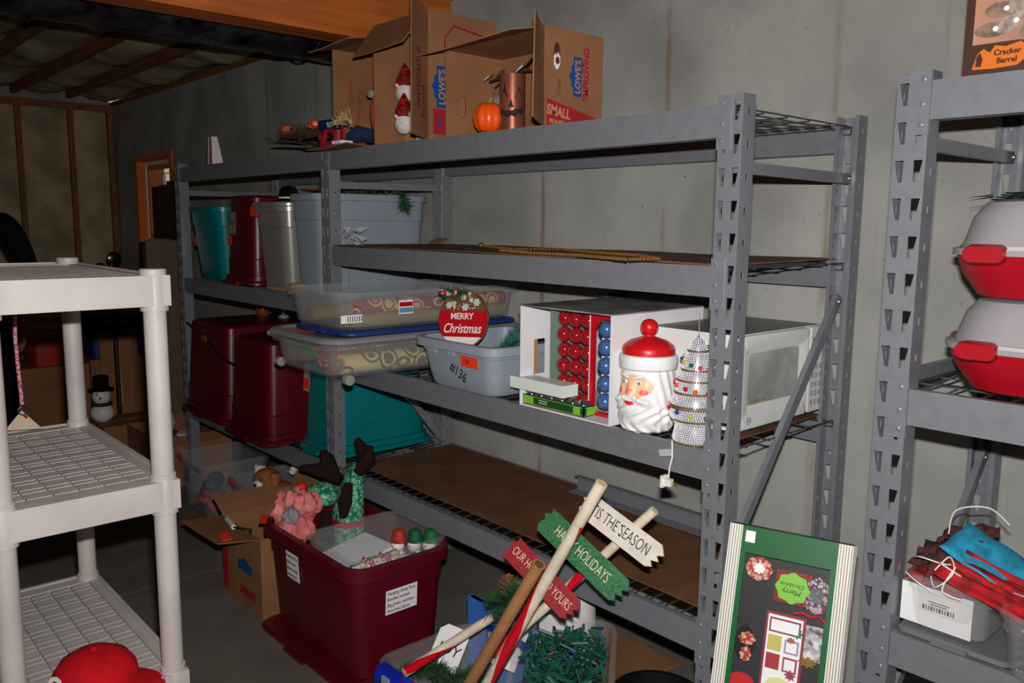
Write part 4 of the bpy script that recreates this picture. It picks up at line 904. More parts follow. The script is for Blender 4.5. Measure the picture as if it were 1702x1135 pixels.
t = thing('bin_lid', 'grey plastic lid under the small clear mask bin', 'lid', (2.45,.2,z0)); b = B(); b.T = Matrix.Translation((2.477,.215,z0)); lidmesh(b, .235, .335, 0, .03, .012); b.build('panel', M('grey_lid', (110,112,116), .4), t); B().box(2.44,2.51,.040,.050,z0+.002,z0+.01).build('latch_lip', MATS['grey_lid'], t)
B().box(2.362,2.505,.073,.076,z0+.022,z0+.108).build('paper_insert', paper, tb, smooth=0)
patch('barcode_label', (2.44,.0715,z0+.072), X, Z, .085, .034, M('label_offwhite', (225,222,215), .6), tb)
for k in range(12): patch('bar', (2.41+.0055*k,.0702,z0+.066), X, Z, .002+.0015*(k % 3 == 0), .010, ink, tb, .0005)
lines(tb, (2.44,.0702,z0+.080), X, Z, 2, .05, .005, ink, .0016)
mm = [M('mask_maroon', (70,14,34), .9, 0, .35, 40, col2=(120,40,45)), M('mask_black', (30,20,28), .9, 0, .5, 60, col2=(95,40,35)), M('mask_red', (190,16,24), .8, 0, .3, 25, col2=(90,10,14)), M('mask_blue', (40,160,200), .8, 0, .25, 30), pattern('mask_diamond', (170,40,30), (24,36,70), 40), pattern('mask_yellow', (215,180,40), (25,22,25), 45)]
zz = z0+.135
def mask(label, mi, p, u, v, cords, amp=.006):
    t = thing('cloth_mask', label, 'face mask', p); cloth('pleated_cloth', mm[mi], p, u, v, t, amp)
    for c_ in cords: loopcord(c_, t)
    return t
mask('dark maroon cloth mask at the rack-post end of the mask bin', 1, (2.36,.10,zz+.00), (.09,.03,.03), (0,.09,.03), [[(2.37,.10,zz+.02),(2.40,.06,zz+.04),(2.44,.07,zz+.035),(2.46,.10,zz+.03)]], .008)
mask('maroon cloth mask with white ties on the mask bin', 0, (2.40,.07,zz-.012), (.10,.02,.015), (0,.10,.06), [[(2.42,.07,zz),(2.44,.045,zz-.01),(2.47,.05,zz+.03),(2.45,.08,zz+.05),(2.43,.06,zz+.02)], [(2.47,.06,zz+.04),(2.455,.04,zz-.01),(2.49,.045,zz-.02)]], .008)
mask('red and white cloth mask tucked in the front of the mask bin', 2, (2.365,.068,zz-.020), (.12,.0,-.006), (0,.06,.02), [[(2.37,.066,zz-.005),(2.40,.05,zz-.012),(2.43,.055,zz-.026)]], .005)
mask('black patterned cloth mask heaped at the back of the mask bin', 1, (2.38,.17,zz+.02), (.10,.03,.02), (0,.08,.03), [], .01)
mask('turquoise cloth mask with a printed emblem on top of the mask heap', 3, (2.42,.10,zz+.055), (.17,-.02,-.055), (.02,.10,.035), [[(2.43,.12,zz+.085),(2.42,.18,zz+.12),(2.47,.22,zz+.13),(2.52,.20,zz+.11)], [(2.57,.09,zz+.01),(2.62,.05,zz+.02),(2.66,.07,zz-.02)]], .004)
for k in range(6): mask('red printed cloth mask in the fanned pile across both mask bins', 2, (2.43+.012*k,.055+.022*k,zz+.012+.005*(k % 3)), (.27,-.035,-.055), (.01,.035,.03), [[(2.47+.02*k,.06+.02*k,zz+.01),(2.45,.05,zz+.04),(2.43,.08,zz+.03)]] if k == 1 else [], .005)['group'] = 'red masks in the fanned pile'
mask('navy and red diamond cloth mask draped over the far mask bin', 4, (2.58,.20,zz+.03), (.20,.02,.01), (0,.10,.04), [[(2.60,.20,zz+.05),(2.63,.15,zz+.04),(2.70,.17,zz+.03)]], .008)
tb2 = tote('shoebox_bin', 'small clear bin of yellow and black cloth masks at the rack edge', 2.565, 2.80, .0-.01, .28, z0, .135, clr2, taper=.88, r=.04, rim=.008, rimh=.012)
for k in range(5): mask('yellow and black cloth mask folded inside the clear bin', 5, (2.60,.04+.002*k,z0+.014+.02*k), (.16,0,.004), (0,.20,.004), [], .003)['group'] = 'yellow masks in the clear bin'
# ================================================================ floor: gift box, signs, bins
FT = on(1095,1112,'z',.25)+Vector((.6,-.8,0))*.13
t = thing('black_tub', 'round black plastic tub on the floor in front of the rack', 'tub', (FT.x, FT.y, 0)); t.scale = (.77,.77,1)
b = B(); b.lathe([(.125,0),(.13,.01),(.150,.235),(.164,.238),(.165,.248),(.158,.25),(.146,.248),(.124,.012),(0,.012)], 40, cap0=True, cap1=False); b.build('body', black, t, world=False)
for s in (-1, 1): B().tube([(s*.158,-.04,.23),(s*.175,-.025,.225),(s*.175,.025,.225),(s*.158,.04,.23)], .005, 8).build('handle', black, t, world=False)
# green gift tag box, standing in the tub and leaning on the rack
TL = on(1215,868,'z',.842); TR = on(1420,908,'z',.842)
gu = (TR-TL); GW = gu.length; gu.normalize(); back = Vector((-gu.y, gu.x, 0)); gv = (Z*.955+back*.27).normalized(); gn = gu.cross(gv)          # gn faces the room
GH = .842/.9625; GT = .05; o = TL-gv*GH
t = thing('gift_tag_box', 'tall green striped gift tag box with clear front window leaning on the rack post', 'gift box', o+gu*GW/2)
grc = M('box_green', (0,88,40), .45); sw = M('stripe_white', (226,226,216), .5); sr = M('stripe_red', (150,30,50), .5); sg = M('stripe_green', (60,120,80), .5)
b = B(); b.slab(o-gn*GT, gu*GW, gv*GH, gn, .006).slab(o-gn*GT, gu*.006, gv*GH, gn, GT).slab(o-gn*GT, gu*GW, gv*.006, gn, GT).slab(o+gv*(GH-.006)-gn*GT, gu*GW, gv*.006, gn, GT); b.build('tray', grc, t, smooth=0)
B().slab(o+gu*(GW-.006)-gn*GT, gu*.006, gv*GH, gn, GT).build('side_panel', M('side_grey', (170,170,165), .5), t, smooth=0)
for nm, a in (('frame_side', (0,.042,0,GH)), ('frame_side', (GW-.042,GW,0,GH)), ('frame_top', (.042,GW-.042,GH-.060,GH)), ('frame_bottom', (.042,GW-.042,0,.05))):
    B().slab(o+gu*a[0]+gv*a[2], gu*(a[1]-a[0]), gv*(a[3]-a[2]), gn, .002).build(nm, grc, t, smooth=0)
for s in (0, 1):
    x0 = .0 if s == 0 else GW-.030; B().slab(o+gu*x0+gn*.002, gu*.030, gv*GH, gn, .0006).build('stripe_panel', sw, t, smooth=0)
    for k in range(5): B().slab(o+gu*(x0+.003+.0058*k)+gn*.0026, gu*.0016, gv*GH, gn, .0004).build('stripe', sr if k % 2 else sg, t, smooth=0)
for k in range(5): B().slab(o+gu*GW-gn*(.006+.0088*k), -gn*.0022, gv*GH, gu, .0005).build('stripe', sr if k % 2 else paper, t, smooth=0)
B().slab(o+gu*.038+gv*(GH-.036)+gn*.002, gu*.022, gv*.026, gn, .0006).build('white_sticker', paper, t, smooth=0)
B().slab(o+gu*.042+gv*.05-gn*.003, gu*(GW-.084), gv*(GH-.11), gn, .0006).build('window_film', clr3, t, smooth=0)
B().slab(o+gu*.007+gv*.007-gn*(GT-.006), gu*(GW-.014), gv*(GH-.014), gn, .002).build('black_liner', black, t, smooth=0)
def gp(x, z, d=-.018): return o+gu*x+gv*(GH-z)+gn*d
def tagp(name, x0, x1, z0_, z1_, mat, d=-.02, th=.004, rot=0):
    u_ = gu*math.cos(rot)+gv*math.sin(rot); v_ = gv*math.cos(rot)-gu*math.sin(rot)
    return B().slab(gp(x0, z1_, d), u_*(x1-x0), v_*(z1_-z0_), gn, th).build(name, mat, t, smooth=0)
IW = GW-.084
glit = pattern('glitter_red_gold', (215,200,160), (170,20,30), 130); glit2 = pattern('glitter_wine', (190,190,200), (90,14,28), 120)
def oval(name, x, z, rx, rz_, mat, d=-.02, wv=0): return B().prism([((1+wv*math.cos(8*i*PI/16))*rx*math.cos(i*PI/16), (1+wv*math.cos(8*i*PI/16))*rz_*math.sin(i*PI/16)) for i in range(32)], gp(x, z, d), gu, gv, .006).build(name, mat, t, smooth=0)
oval('glitter_ornament', .073, .092, .030, .026, glit, -.02, .06); oval('glitter_centre', .075, .090, .012, .012, paper, -.013, .2)
tagp('red_tag', .112, .190, .083, .155, M('glitter_red', (150,14,24), .4, .2, .3, 150), -.022); oval('lime_tag', .151, .119, .036, .033, lime, -.017, .07)
text('tag_script', 'Merry', .017, ink, gp(.151,.127,-.0105), -gu, -gv, t, shear=.3); text('tag_script', 'Christmas', .013, ink, gp(.151,.112,-.0105), -gu, -gv, t, shear=.3)
oval('wine_ornament', GW-.066, .125, .026, .040, glit2, -.02, .08); oval('ornament_centre', GW-.066, .123, .014, .018, M('glitter_silver', (170,170,185), .2, .6, .3, 200), -.013)
for s in (-1, 1): B().tube([gp(GW-.075,.172), gp(GW-.075+s*.02,.166,-.012), gp(GW-.075+s*.035,.176+.004*s,-.012)], .003, 6).build('red_ribbon', redm, t)
tagp('tag_sheet_back', .100, .188, .178, .46, M('sheet_wine', (130,14,34), .5), -.024); tagp('tag_sheet', .106, .182, .184, .455, paper, -.0195, .003)
for x0, x1, a, c_, m_ in ((.110,.178,.190,.222,'sheet_green'),(.110,.140,.228,.262,'sheet_olive'),(.147,.178,.232,.262,'sheet_line'),(.110,.140,.268,.302,'sheet_red'),(.147,.178,.270,.302,'sheet_line2')):
    tagp('printed_tag', x0, x1, a, c_, M(m_, {'sheet_green':(130,50,60),'sheet_olive':(190,180,90),'sheet_line':(150,140,180),'sheet_red':(165,18,30),'sheet_line2':(150,40,80)}[m_], .5), -.0163, .0008)
    if m_ in ('sheet_green','sheet_line','sheet_line2'): tagp('tag_blank', x0+.004, x1-.004, a+.004, c_-.004, paper, -.0153, .0006)
oval('holly_print', .172, .214, .010, .010, M('holly_green', (30,110,50)), -.0208, .25); oval('gingerbread_print', .160, .232, .008, .006, M('ginger', (150,90,40)), -.0205, .3); oval('flower_print', .166, .306, .010, .010, M('flower_wine', (140,40,80)), -.0205, .3); oval('oval_print', .145, .335, .030, .018, M('sheet_yellow', (215,215,150)), -.0208, .05)
oval('silver_ornament', .060, .262, .022, .040, M('dark_globe', (30,30,34), .1, .3), -.022); oval('glitter_patch', .066, .250, .018, .014, glit, -.0150, .1); oval('glitter_patch', .066, .285, .012, .016, glit, -.0150, .1)
tagp('white_gift_bag', GW-.082, GW-.046, .190, .265, M('white_bag', (215,215,215), .5, 0, .3, 60, col2=(60,60,60)), -.022, .006); oval('gold_leaf', GW-.070, .268, .016, .010, gold, -.014, .3); oval('swirl_tag', GW-.070, .345, .028, .018, MATS['sheet_yellow'], -.02); oval('swirl_ring', GW-.070, .345, .015, .011, redm, -.0139); oval('swirl_centre', GW-.070, .345, .010, .007, lime, -.0079); oval('red_tag', .062, .35, .03, .022, redm, -.022)

# burgundy bin on its lid
zl = .020
t = thing('bin_lid', 'burgundy lid lying on the floor under the open burgundy bin', 'lid', (.52,-.21,0)); b = B(); b.T = Matrix.Translation((.515,-.225,0)); lidmesh(b, .64, .40, 0, .06, .020); b.build('panel', burg, t); B().box(.44,.58,-.440,-.430,.003,.014).build('latch_lip', burg, t)
bt = tote('storage_tote', 'large open burgundy bin with typed white labels, full of Christmas decor', .205, .890, -.418, .002, zl, .405, burg, taper=.93, r=.06, rim=.022, rimh=.045)
def plabel(o, u, v, w_, h_, rows, sz):
    patch('paper_label', o, u, v, w_, h_, paper, bt); u, v = Vector(u).normalized(), Vector(v).normalized(); n_ = u.cross(v)
    for i, r_ in enumerate(rows): text('typed_line', r_, sz, ink, Vector(o)+n_*.0016+v*(h_*.36-i*h_*.24)-u*w_*.46, u, v, bt, align='LEFT', shear=.1, wide=.9)
plabel((.8635,-.215,zl+.262), Y, (.055,0,1), .125, .085, ('Hanging Santa Face', 'Braided wreath', 'Big green reindeer', 'Assorted décor'), .016)
plabel((.44,-.3925,zl+.285), X, (0,-.055,1), .09, .10, ('Hanging Santa Face', 'Braided wreath', 'Big green reindeer', 'Assorted décor'), .012)
patch('sticker', (.232,-.40,zl+.4062), (1,-.6,0), (.6,1,0), .09, .028, neon, bt)
# crumpled pink tissue
t = thing('tissue_paper', 'crumpled pink and grey tissue paper bursting from the burgundy bin', 'tissue paper', (.30,-.30,.33)); t.location = (.290,-.295,.335)
for k, (p, r_, m_) in enumerate((((.275,-.30,.43),(.075,.075,.085),'pink_tissue'), ((.33,-.33,.39),(.08,.06,.06),'pink_tissue'), ((.32,-.27,.47),(.05,.06,.045),'pink_tissue'), ((.345,-.345,.445),(.040,.03,.035),'grey_tissue'))):
    b = B(); b.ball(p, r_, 26, 16); c_ = Vector(p)
    b.v = [c_+(q-c_)*(1+.22*math.sin(7*(q.x-c_.x)/r_[0]+3*(q.z-c_.z)/r_[2]+k)*math.sin(5*(q.y-c_.y)/r_[1]+k)+random.uniform(-.07,.07)) for q in b.v]
    b.build('crumple', M(m_, (235,130,125) if m_[0] == 'p' else (150,140,145), .6, 0, .15, 20), t, smooth=25)
# reindeer plush
t = thing('reindeer_plush', 'green snowflake-print reindeer plush with brown antlers and red nose', 'plush toy', (.36,-.12,.26)); t.location = (.290,-.10,.25); t.scale = (1.2,1.2,1.2)
gcl = pattern('green_dots', (150,215,180), (10,120,76), 70); brn = M('brown_felt', (38,26,22), .95, spec=.1)
b = B(); b.loft([rr(.12,.09,.04,.25,5,.385,-.12), rr(.125,.09,.04,.36,5,.385,-.12), rr(.10,.075,.035,.43,5,.39,-.11), rr(.075,.06,.028,.50,5,.40,-.10), rr(.05,.04,.018,.55,5,.415,-.09)]); b.build('body', gcl, t)
B().ball((.345,-.185,.455), (.062,.050,.040), 18, 12).build('muzzle', gcl, t); B().ball((.300,-.232,.478), .016, 14, 10).build('nose', M('red_pompom', (235,20,25), .7), t)
for sx_, p in ((0, [(.37,-.13,.50),(.31,-.17,.525),(.25,-.21,.525)]), (1, [(.35,-.14,.52),(.32,-.15,.56),(.30,-.155,.585)]), (2, [(.42,-.08,.54),(.42,-.07,.59),(.39,-.08,.63)]), (3, [(.43,-.10,.53),(.46,-.08,.58),(.455,-.07,.62)])): B().tube(p, [.018,.025,.010], 10).build('antler', brn, t)
B().tube([(.425,-.135,.50),(.445,-.160,.45),(.440,-.165,.40)], [.014,.024,.012], 10).build('ear', brn, t); B().tube([(.35,-.175,.40),(.365,-.185,.34),(.365,-.18,.29)], [.014,.030,.020], 10).build('arm', brn, t)
B().tube([(.300,-.222,.440),(.330,-.238,.432),(.365,-.236,.442)], .0028, 6).build('mouth', black, t)
b = B(); b.loft([rr(.130,.096,.042,.358,5,.385,-.12), rr(.131,.097,.042,.376,5,.385,-.12)]); b.build('scarf', redm, t)
# inner clear bin
ib = tote('clear_bin', 'clear bin set inside the burgundy bin holding a white box and figurines', .518, .872, -.395, -.014, .285, .170, clear, taper=.86, r=.035, rim=.010, rimh=.014)
t = thing('white_gift_box', 'white lidded cardboard box lying in the inner clear bin', 'box', (.64,-.24,.30), 0)
b = B(); b.T = Matrix.Translation((.645,-.250,.360)) @ Matrix.Rotation(math.radians(4), 4, 'Z') @ Matrix.Rotation(math.radians(8), 4, 'X'); b.box(-.085,.085,-.10,.10,-.055,.030); b.build('tray', paper, t, smooth=0)
b2 = B(); b2.T = b.T.copy(); b2.box(-.088,.088,-.103,.103,.008,.034); b2.build('box_lid', M('box_white', (225,226,230), .5), t, smooth=0)
b2 = B(); b2.T = b.T.copy(); b2.box(.0885,.0895,.03,.055,.012,.026); b2.build('tape_mark', cardin, t, smooth=0)
for k, (x, y, hat, c_) in enumerate(((.740,-.14,(190,50,40),'red-hatted'), (.775,-.095,(14,90,70),'teal-hatted'), (.810,-.055,(20,110,50),'green-hatted'))):
    t = thing('snowman_figurine', c_+' white snowman figurine in the inner clear bin', 'figurine', (x, y, .31)); t.scale = (1.25,1.25,1.3)
    B().ball((x,y,.345), (.022,.022,.034), 12, 8).build('body', whitem, t); B().ball((x,y-.004,.388), .019, 12, 8).build('head', whitem, t); B().lathe([(.021,0),(.021,.012),(.016,.03),(.006,.036)], 14, (x,y,.398)).build('hat', M('fig_hat%d' % k, hat, .7, 0, .3, 80), t)
    B().tube([(x-.018,y-.012,.372),(x,y-.022,.368),(x+.018,y-.012,.372)], .005, 6).build('scarf', (redm, MATS['fig_hat1'] if 'fig_hat1' in MATS else redm, greenf)[k], t); B().ball((x+.004,y-.022,.39), .003, 6, 5).build('nose', orange, t)
for k in range(7):
    x, y = .745+.028*(k % 4), -.285+.065*(k//4)+.012*(k % 2)
    t = thing('santa_ornament', 'tiny red and white Santa ornament among the figurines', 'ornament', (x,y,.31), group='small Santa ornaments in the clear bin')
    B().ball((x,y,.345), (.016,.014,.03), 10, 7).build('body', redm, t); B().ball((x,y-.004,.382), .012, 10, 7).build('face', whitem if k % 2 else sk, t); B().lathe([(.012,0),(.008,.012),(.002,.022)], 10, (x,y,.388)).build('hat', redm, t)
t = thing('lace_doily', 'bunched white lace among the figurines in the inner clear bin', 'lace', (.80,-.16,.32)); cloth('lace', M('lace', (225,222,212), .8, 0, .2, 120), (.77,-.25,.385), (.07,.02,.01), (0,.10,.012), t, .006, 4)
B().tube([(.77,-.25,.382),(.80,-.20,.395),(.83,-.15,.39)], .003, 5).build('ribbon', whitem, t)
t = thing('green_check_ribbon', 'green checked cloth strip along the edge of the inner clear bin', 'ribbon', (.80,-.3,.36)); cloth('strip', pattern('green_check', (215,220,205), (40,84,60), 130), (.765,-.355,.400), (.0,.17,.006), (.03,0,.02), t, .003, 2); B().ball((.79,-.19,.412), (.012,.02,.01), 10, 6).build('knot', M('tan_felt', (200,175,130), .9), t)
# small printed carton
cb = thing('moving_carton', 'small printed carton with an open flap beside the burgundy bin', 'cardboard box', (-.0,-.24,0))
for nm, a in (('bottom_panel',(-.187,.178,-.392,-.10,0,.004)),('side_panel',(-.187,-.183,-.392,-.10,.004,.325)),('side_panel',(.174,.178,-.392,-.10,.004,.325)),('front_panel',(-.183,.174,-.392,-.388,.004,.325)),('back_panel',(-.183,.174,-.104,-.10,.004,.325))): B().box(*a).build(nm, cardb, cb, smooth=0)
flap(cb, (-.183,-.390,.325), (.355,0,0), (0,-.165,.022)); flap(cb, (-.183,-.102,.325), (.355,0,0), (0,.06,.12)); flap(cb, (-.185,-.388,.325), (0,.28,0), (-.10,0,.05))
B().box(-.183,-.13,-.3935,-.392,.02,.30).build('red_band', lred, cb, smooth=0); logo(cb, (.03,-.3925,.17), X, Z, .13, None); B().box(-.02,.12,-.3932,-.392,.05,.085).build('red_print', lred, cb, smooth=0)
patch('sticker', (.105,-.50,.346), (1,-.2,0), (.2,1,0), .09, .035, neon, cb, .003)
t = thing('light_string', 'end of a white bulb light string lying on the carton flap', 'string lights', (.02,-.44,.345)); B().tube([(-.06,-.42,.349),(.0,-.43,.352),(.05,-.44,.352)], .010, 10).build('bulb', whitem, t); B().tube([(.05,-.44,.352),(.09,-.43,.357),(.12,-.40,.352),(.15,-.42,.352)], .004, 6).build('wire', M('green_wire', (14,42,30), .5), t)
# clear bins on the floor beyond
c1 = tote('clear_bin', 'clear bin of orange trinkets on the floor below the burgundy bins', -1.38, -.97, -.16, .22, .0, .30, clear, taper=.86, r=.05, rim=.014)
patch('sticker', (-1.30,-.152,.291), X, Z, .07, .025, neon, c1); patch('product_label', (-1.25,-.135,.20), X, Z, .07, .07, M('label_bluegrey', (120,140,165), .5, 0, .4, 30), c1)
for k in range(7):
    t = tag(B().ball((-1.26+.045*(k % 5), -.04+.06*(k//5), .05+.045*(k % 3)), (.05,.045,.04), 12, 8).build('cloth_bundle', M('bundle%d' % (k % 3), ((200,70,45),(170,40,40),(50,50,70))[k % 3], .7)), ('crumpled orange cloth in the floor-standing clear bin','crumpled red cloth in the floor-standing clear bin','crumpled navy cloth in the floor-standing clear bin')[k % 3], 'cloth', 'cloth bundles in the clear bin')
c2 = tote('clear_bin', 'clear bin holding a brown and white dog plush near the rack upright', -.86, -.48, -.10, .28, 0, .275, clear, taper=.86, r=.05, rim=.014)
patch('sticker', (-.78,-.092,.266), X, Z, .075, .028, neon, c2); patch('product_label', (-.74,-.075,.17), X, Z, .05, .09, paper, c2)
t = thing('dog_plush', 'brown and white plush dog lying in the clear bin', 'plush toy', (-.66,.08,.12))
db = M('plush_brown', (175,100,45), .95, 0, .15, 40); B().ball((-.66,.10,.16), (.12,.12,.09), 16, 12).build('body', db, t); B().ball((-.67,.04,.275), (.075,.065,.055), 18, 12).build('head', db, t)
B().ball((-.65,-.015,.262), (.03,.025,.025), 12, 8).build('muzzle', whitem, t); B().ball((-.64,-.035,.266), .009, 8, 6).build('nose', black, t)
for s in (-1, 1): B().tube([(-.67+s*.055,.05,.315),(-.67+s*.085,.04,.31),(-.67+s*.10,.03,.26)], [.012,.026,.014], 10).build('ear', whitem if s < 0 else db, t); e = B().ball((-.655+s*.03,-.012,.292), .011, 10, 7).build('eye', M('eye_green', (40,110,60), .2), t)
B().tube([(-.61,.14,.30),(-.59,.16,.345)], [.016,.022], 10).build('tail', whitem, t)
# ---- blue-latched bin, tilted bin of lights and sticks
b1 = tote('clear_bin', 'clear bin with blue latched end holding garland and striped poles', 1.10, 1.60, -.485, -.105, 0, .262, clear, taper=.86, r=.05, rim=.014)
for yy_, nm in ((-.492,'latch'), (-.098,'latch')):
    b = B(); b.loft([[(1.16+.44*i/6, yy_+dy*(1 if yy_ < -.3 else -1), .262+dz) for dy, dz in ((-.018,-.06),(-.020,-.01),(-.006,.012),(.020,.012),(.020,.004),(-.002,.002),(-.008,-.06))] for i in range(7)]); b.build(nm, bluep, b1, smooth=20)
    for k in range(3): B().box(1.20+.15*k,1.235+.15*k,yy_-.021,yy_-.012,.235,.262).build('latch_clip', frost, b1, smooth=0)
b2_ = thing('clear_bin', 'clear bin of tangled green light strings tilted over the blue-latched bin', 'storage bin', (1.575,-.17,.275))
ang = math.radians(39.7)
bb = B(); shell(bb, .27, .42, .13, .9, .05, rim=.012, rimh=.018); cen = Vector((1.628,-.216,0))
bb.v = [Matrix.Translation((cen.x, cen.y, .272)) @ Matrix.Rotation(ang, 4, 'Z') @ p for p in bb.v]; bb.build('body', clear, b2_)
lx = B(); 
Mx = Matrix.Translation((cen.x, cen.y, .272)) @ Matrix.Rotation(ang, 4, 'Z')
t = thing('light_string', 'tangle of green wire light strings filling the tilted clear bin', 'string lights', (cen.x, cen.y, .285))
for k in range(9):
    P_ = [Mx @ Vector((random.uniform(-.10,.10), random.uniform(-.17,.17), random.uniform(.012,.125))) for _ in range(9)]
    Q = []
    for i in range(len(P_)-1):
        for s in range(5): Q.append(P_[i].lerp(P_[i+1], s/5)+Vector((0,0,.006*math.sin(s))))
    B().tube(Q, .0028, 5).build('wire', M('dark_green_wire', (16,62,50), .5), t)
lb = B()
for k in range(240):
    p = Mx @ Vector((random.uniform(-.105,.105), random.uniform(-.175,.175), random.uniform(.05,.125))); d = Vector((random.gauss(0,1),random.gauss(0,1),random.gauss(0,1))).normalized()*.022; lb.tube([p-d,p+d], .0042, 5)
stuff(lb.build('bulb_sockets', M('socket_green', (22,80,66), .45), t))
for k in range(22): B().ball(Mx @ Vector((random.uniform(-.10,.10), random.uniform(-.17,.17), random.uniform(.10,.13))), .004, 7, 5).build('bulb', (gballs, M('bulb_blue', (40,90,200), .2), gold)[k % 3], t)
# candy-striped poles, brown tube
def stripemat(name, sc):
    m = M(name, (235,225,205), .35); nt = m.node_tree; bs = nt.nodes['Principled BSDF']; return m
cw = M('pole_white', (228,214,190), .4, 0, .12, 20); cr = M('pole_red', (200,18,36), .3)
def pole(b_, p, q, r, turns, ph=0, n=60, m=170):
    p, q = Vector(p), Vector(q); d = (q-p); dn = d.normalized(); a = dn.orthogonal().normalized(); c_ = dn.cross(a)
    for j in range(m+1):
        for i in range(n): t_ = 2*PI*i/n; b_.v.append(p+d*(j/m)+(a*math.cos(t_)+c_*math.sin(t_))*r)
    for j in range(m):
        for i in range(n):
            b_.f.append((j*n+i, j*n+(i+1) % n, (j+1)*n+(i+1) % n, (j+1)*n+i)); f_ = ((i/n)+turns*j/m+ph) % 1; b_.mi.append(1 if f_ < .38 and j/m < .82 else 0)
    b_.f += [tuple(range(n-1,-1,-1)), tuple(range(m*n,(m+1)*n))]; b_.mi += [0,0]
s1 = on(805,1145,'z',.26); s1t = on(1000,803,'y',-.24)
t = thing('striped_pole', 'thick red and white candy-striped pole leaning over the signs', 'pole', s1); b = B(); pole(b, s1, s1t, .0155, 1.3, .15); b.build('shaft', [cw, cr], t); B().tube([s1t-(s1t-s1).normalized()*.001, s1t+(s1t-s1).normalized()*.001], .013, 16).build('end_grain', M('end_wood', (205,180,130), .8), t)
q1 = on(672,1118,'z',.285); q2 = on(835,1015,'z',.36)
t = thing('striped_pole', 'short glossy candy-striped pole lying across the blue-latched bin', 'pole', q1); b = B(); pole(b, q1, q2, .0135, -.9, .25); b.build('shaft', [cw, M('pole_red_gloss', (190,10,28), .15)], t); B().tube([q1-(q2-q1).normalized()*.001, q1+(q2-q1).normalized()*.001], .011, 14).build('end_grain', MATS['end_wood'], t)
k1 = on(775,1145,'z',.27); k2 = on(896,938,'y',-.36)
t = thing('cardboard_tube', 'plain brown cardboard tube leaning beside the striped pole', 'tube', k1); B().tube([k1, k2], .0165, 20).build('wall', M('tube_brown', (170,118,75), .6, 0, .08, 20), t); B().tube([k2, k2+(k2-k1).normalized()*.0012], .0125, 16).build('tube_core', M('tube_dark', (90,60,38), .9), t)
# arrow sign post
g0 = on(872,1040,'y',-.235); g1 = on(1088,848,'y',-.075); gd = (g1-g0)
t = thing('arrow_signpost', 'striped post with three wooden arrow boards, white, green and red, of holiday greetings', 'sign', g0)
b = B(); pole(b, g0-gd*.25, g1, .013, 2.2, .3); b.build('post', [cw, cr], t)
def plank(lp, rp, hpx, mat, s, tm, name, y_, notch, tsz):
    a = on(*lp, 'y', y_); c_ = on(*rp, 'y', y_+.012); mid = (a+c_)/2; mid += (CAM-mid).normalized()*.028; view = (CAM-mid).normalized(); u_ = (c_-a).normalized(); v_ = view.cross(u_).normalized(); n_ = u_.cross(v_)
    L_ = (c_-a).length; h_ = hpx/FPX*(mid-CAM).dot(FW)
    P_ = [(-L_/2,-h_*.25),(-L_/2+.010,-h_*.5),(L_/2-.02,-h_*.5),(L_/2-.004,-h_*.36),(L_/2-.016,-h_*.2),(L_/2+.004,-h_*.08),(L_/2-.010,.06*h_),(L_/2+.006,h_*.2),(L_/2-.004,h_*.36),(L_/2-.014,h_*.5),(-L_/2+.004,h_*.5),(-L_/2+.010,h_*.3),(-L_/2-.006,h_*.16),(-L_/2+.006,0)]
    o_ = B().prism(P_, mid, u_, v_, .008).build(name, mat, t, smooth=0)
    text('lettering', s, tsz, tm, mid+n_*.0085, u_, v_, o_, wide=.62, shear=-.12, bold=-.0004)
    for k in range(2): B().ball(mid+n_*.0085+u_*(.01*k)+v_*(.012*(1-2*k)), .003, 8, 5).build('screw', M('screw_dark', (60,55,50), .4, .6), o_)
wb = M('board_white', (222,214,200), .55, 0, .08, 20); gb_ = M('board_green', (24,88,48), .6, 0, .5, 160, col2=(60,120,80)); rb_ = M('board_red', (160,26,36), .6, 0, .3, 160, col2=(120,14,24)); cream = M('letter_cream', (225,210,175), .6)
plank((972,836),(1095,930), 44, wb, "'TIS THE SEASON", ink, 'board', -.115, 1, .043)
plank((906,862),(1036,988), 46, gb_, "HAPPY HOLIDAYS", cream, 'board', -.172, 1, .040)
plank((850,908),(955,1020), 42, rb_, "OUR HOUSE TO YOURS", cream, 'board', -.225, 1, .034)
# things in the blue-latched bin
t = thing('pine_sprig', 'dark green pine sprig with a brown pine cone by the poles', 'greenery', (1.25,-.18,.30))
b = B(); cc = on(838,1000,'y',-.22); needles(b, [cc+Vector((-.06,0,-.04)), cc, cc+Vector((.05,.03,.05))], 900, .055, .0016); needles(b, [cc, cc+Vector((.02,-.02,-.07))], 500, .055, .0016); stuff(b.build('needles', greenf, t, smooth=0))
pc = on(845,975,'y',-.21); b = B()
for k in range(70): a = k*2.4; zq = k/70; r_ = .024*math.sin(PI*(.15+.8*zq)); p = pc+Vector((r_*math.cos(a), r_*math.sin(a), .06*zq-.03)); d = Vector((math.cos(a), math.sin(a), .5))*.010; s = Vector((-math.sin(a), math.cos(a), 0))*.006; b.add([p-s, p+s, p+d+s*.6, p+d-s*.6], [(0,1,2,3)])
o_ = b.build('pine_cone', M('cone_brown', (130,85,55), .8), t, smooth=0); stuff(o_); B().tube([cc+Vector((.02,-.02,-.07)), cc, cc+Vector((.05,.03,.05))], .004, 6).build('stem', MATS['stem'], t)
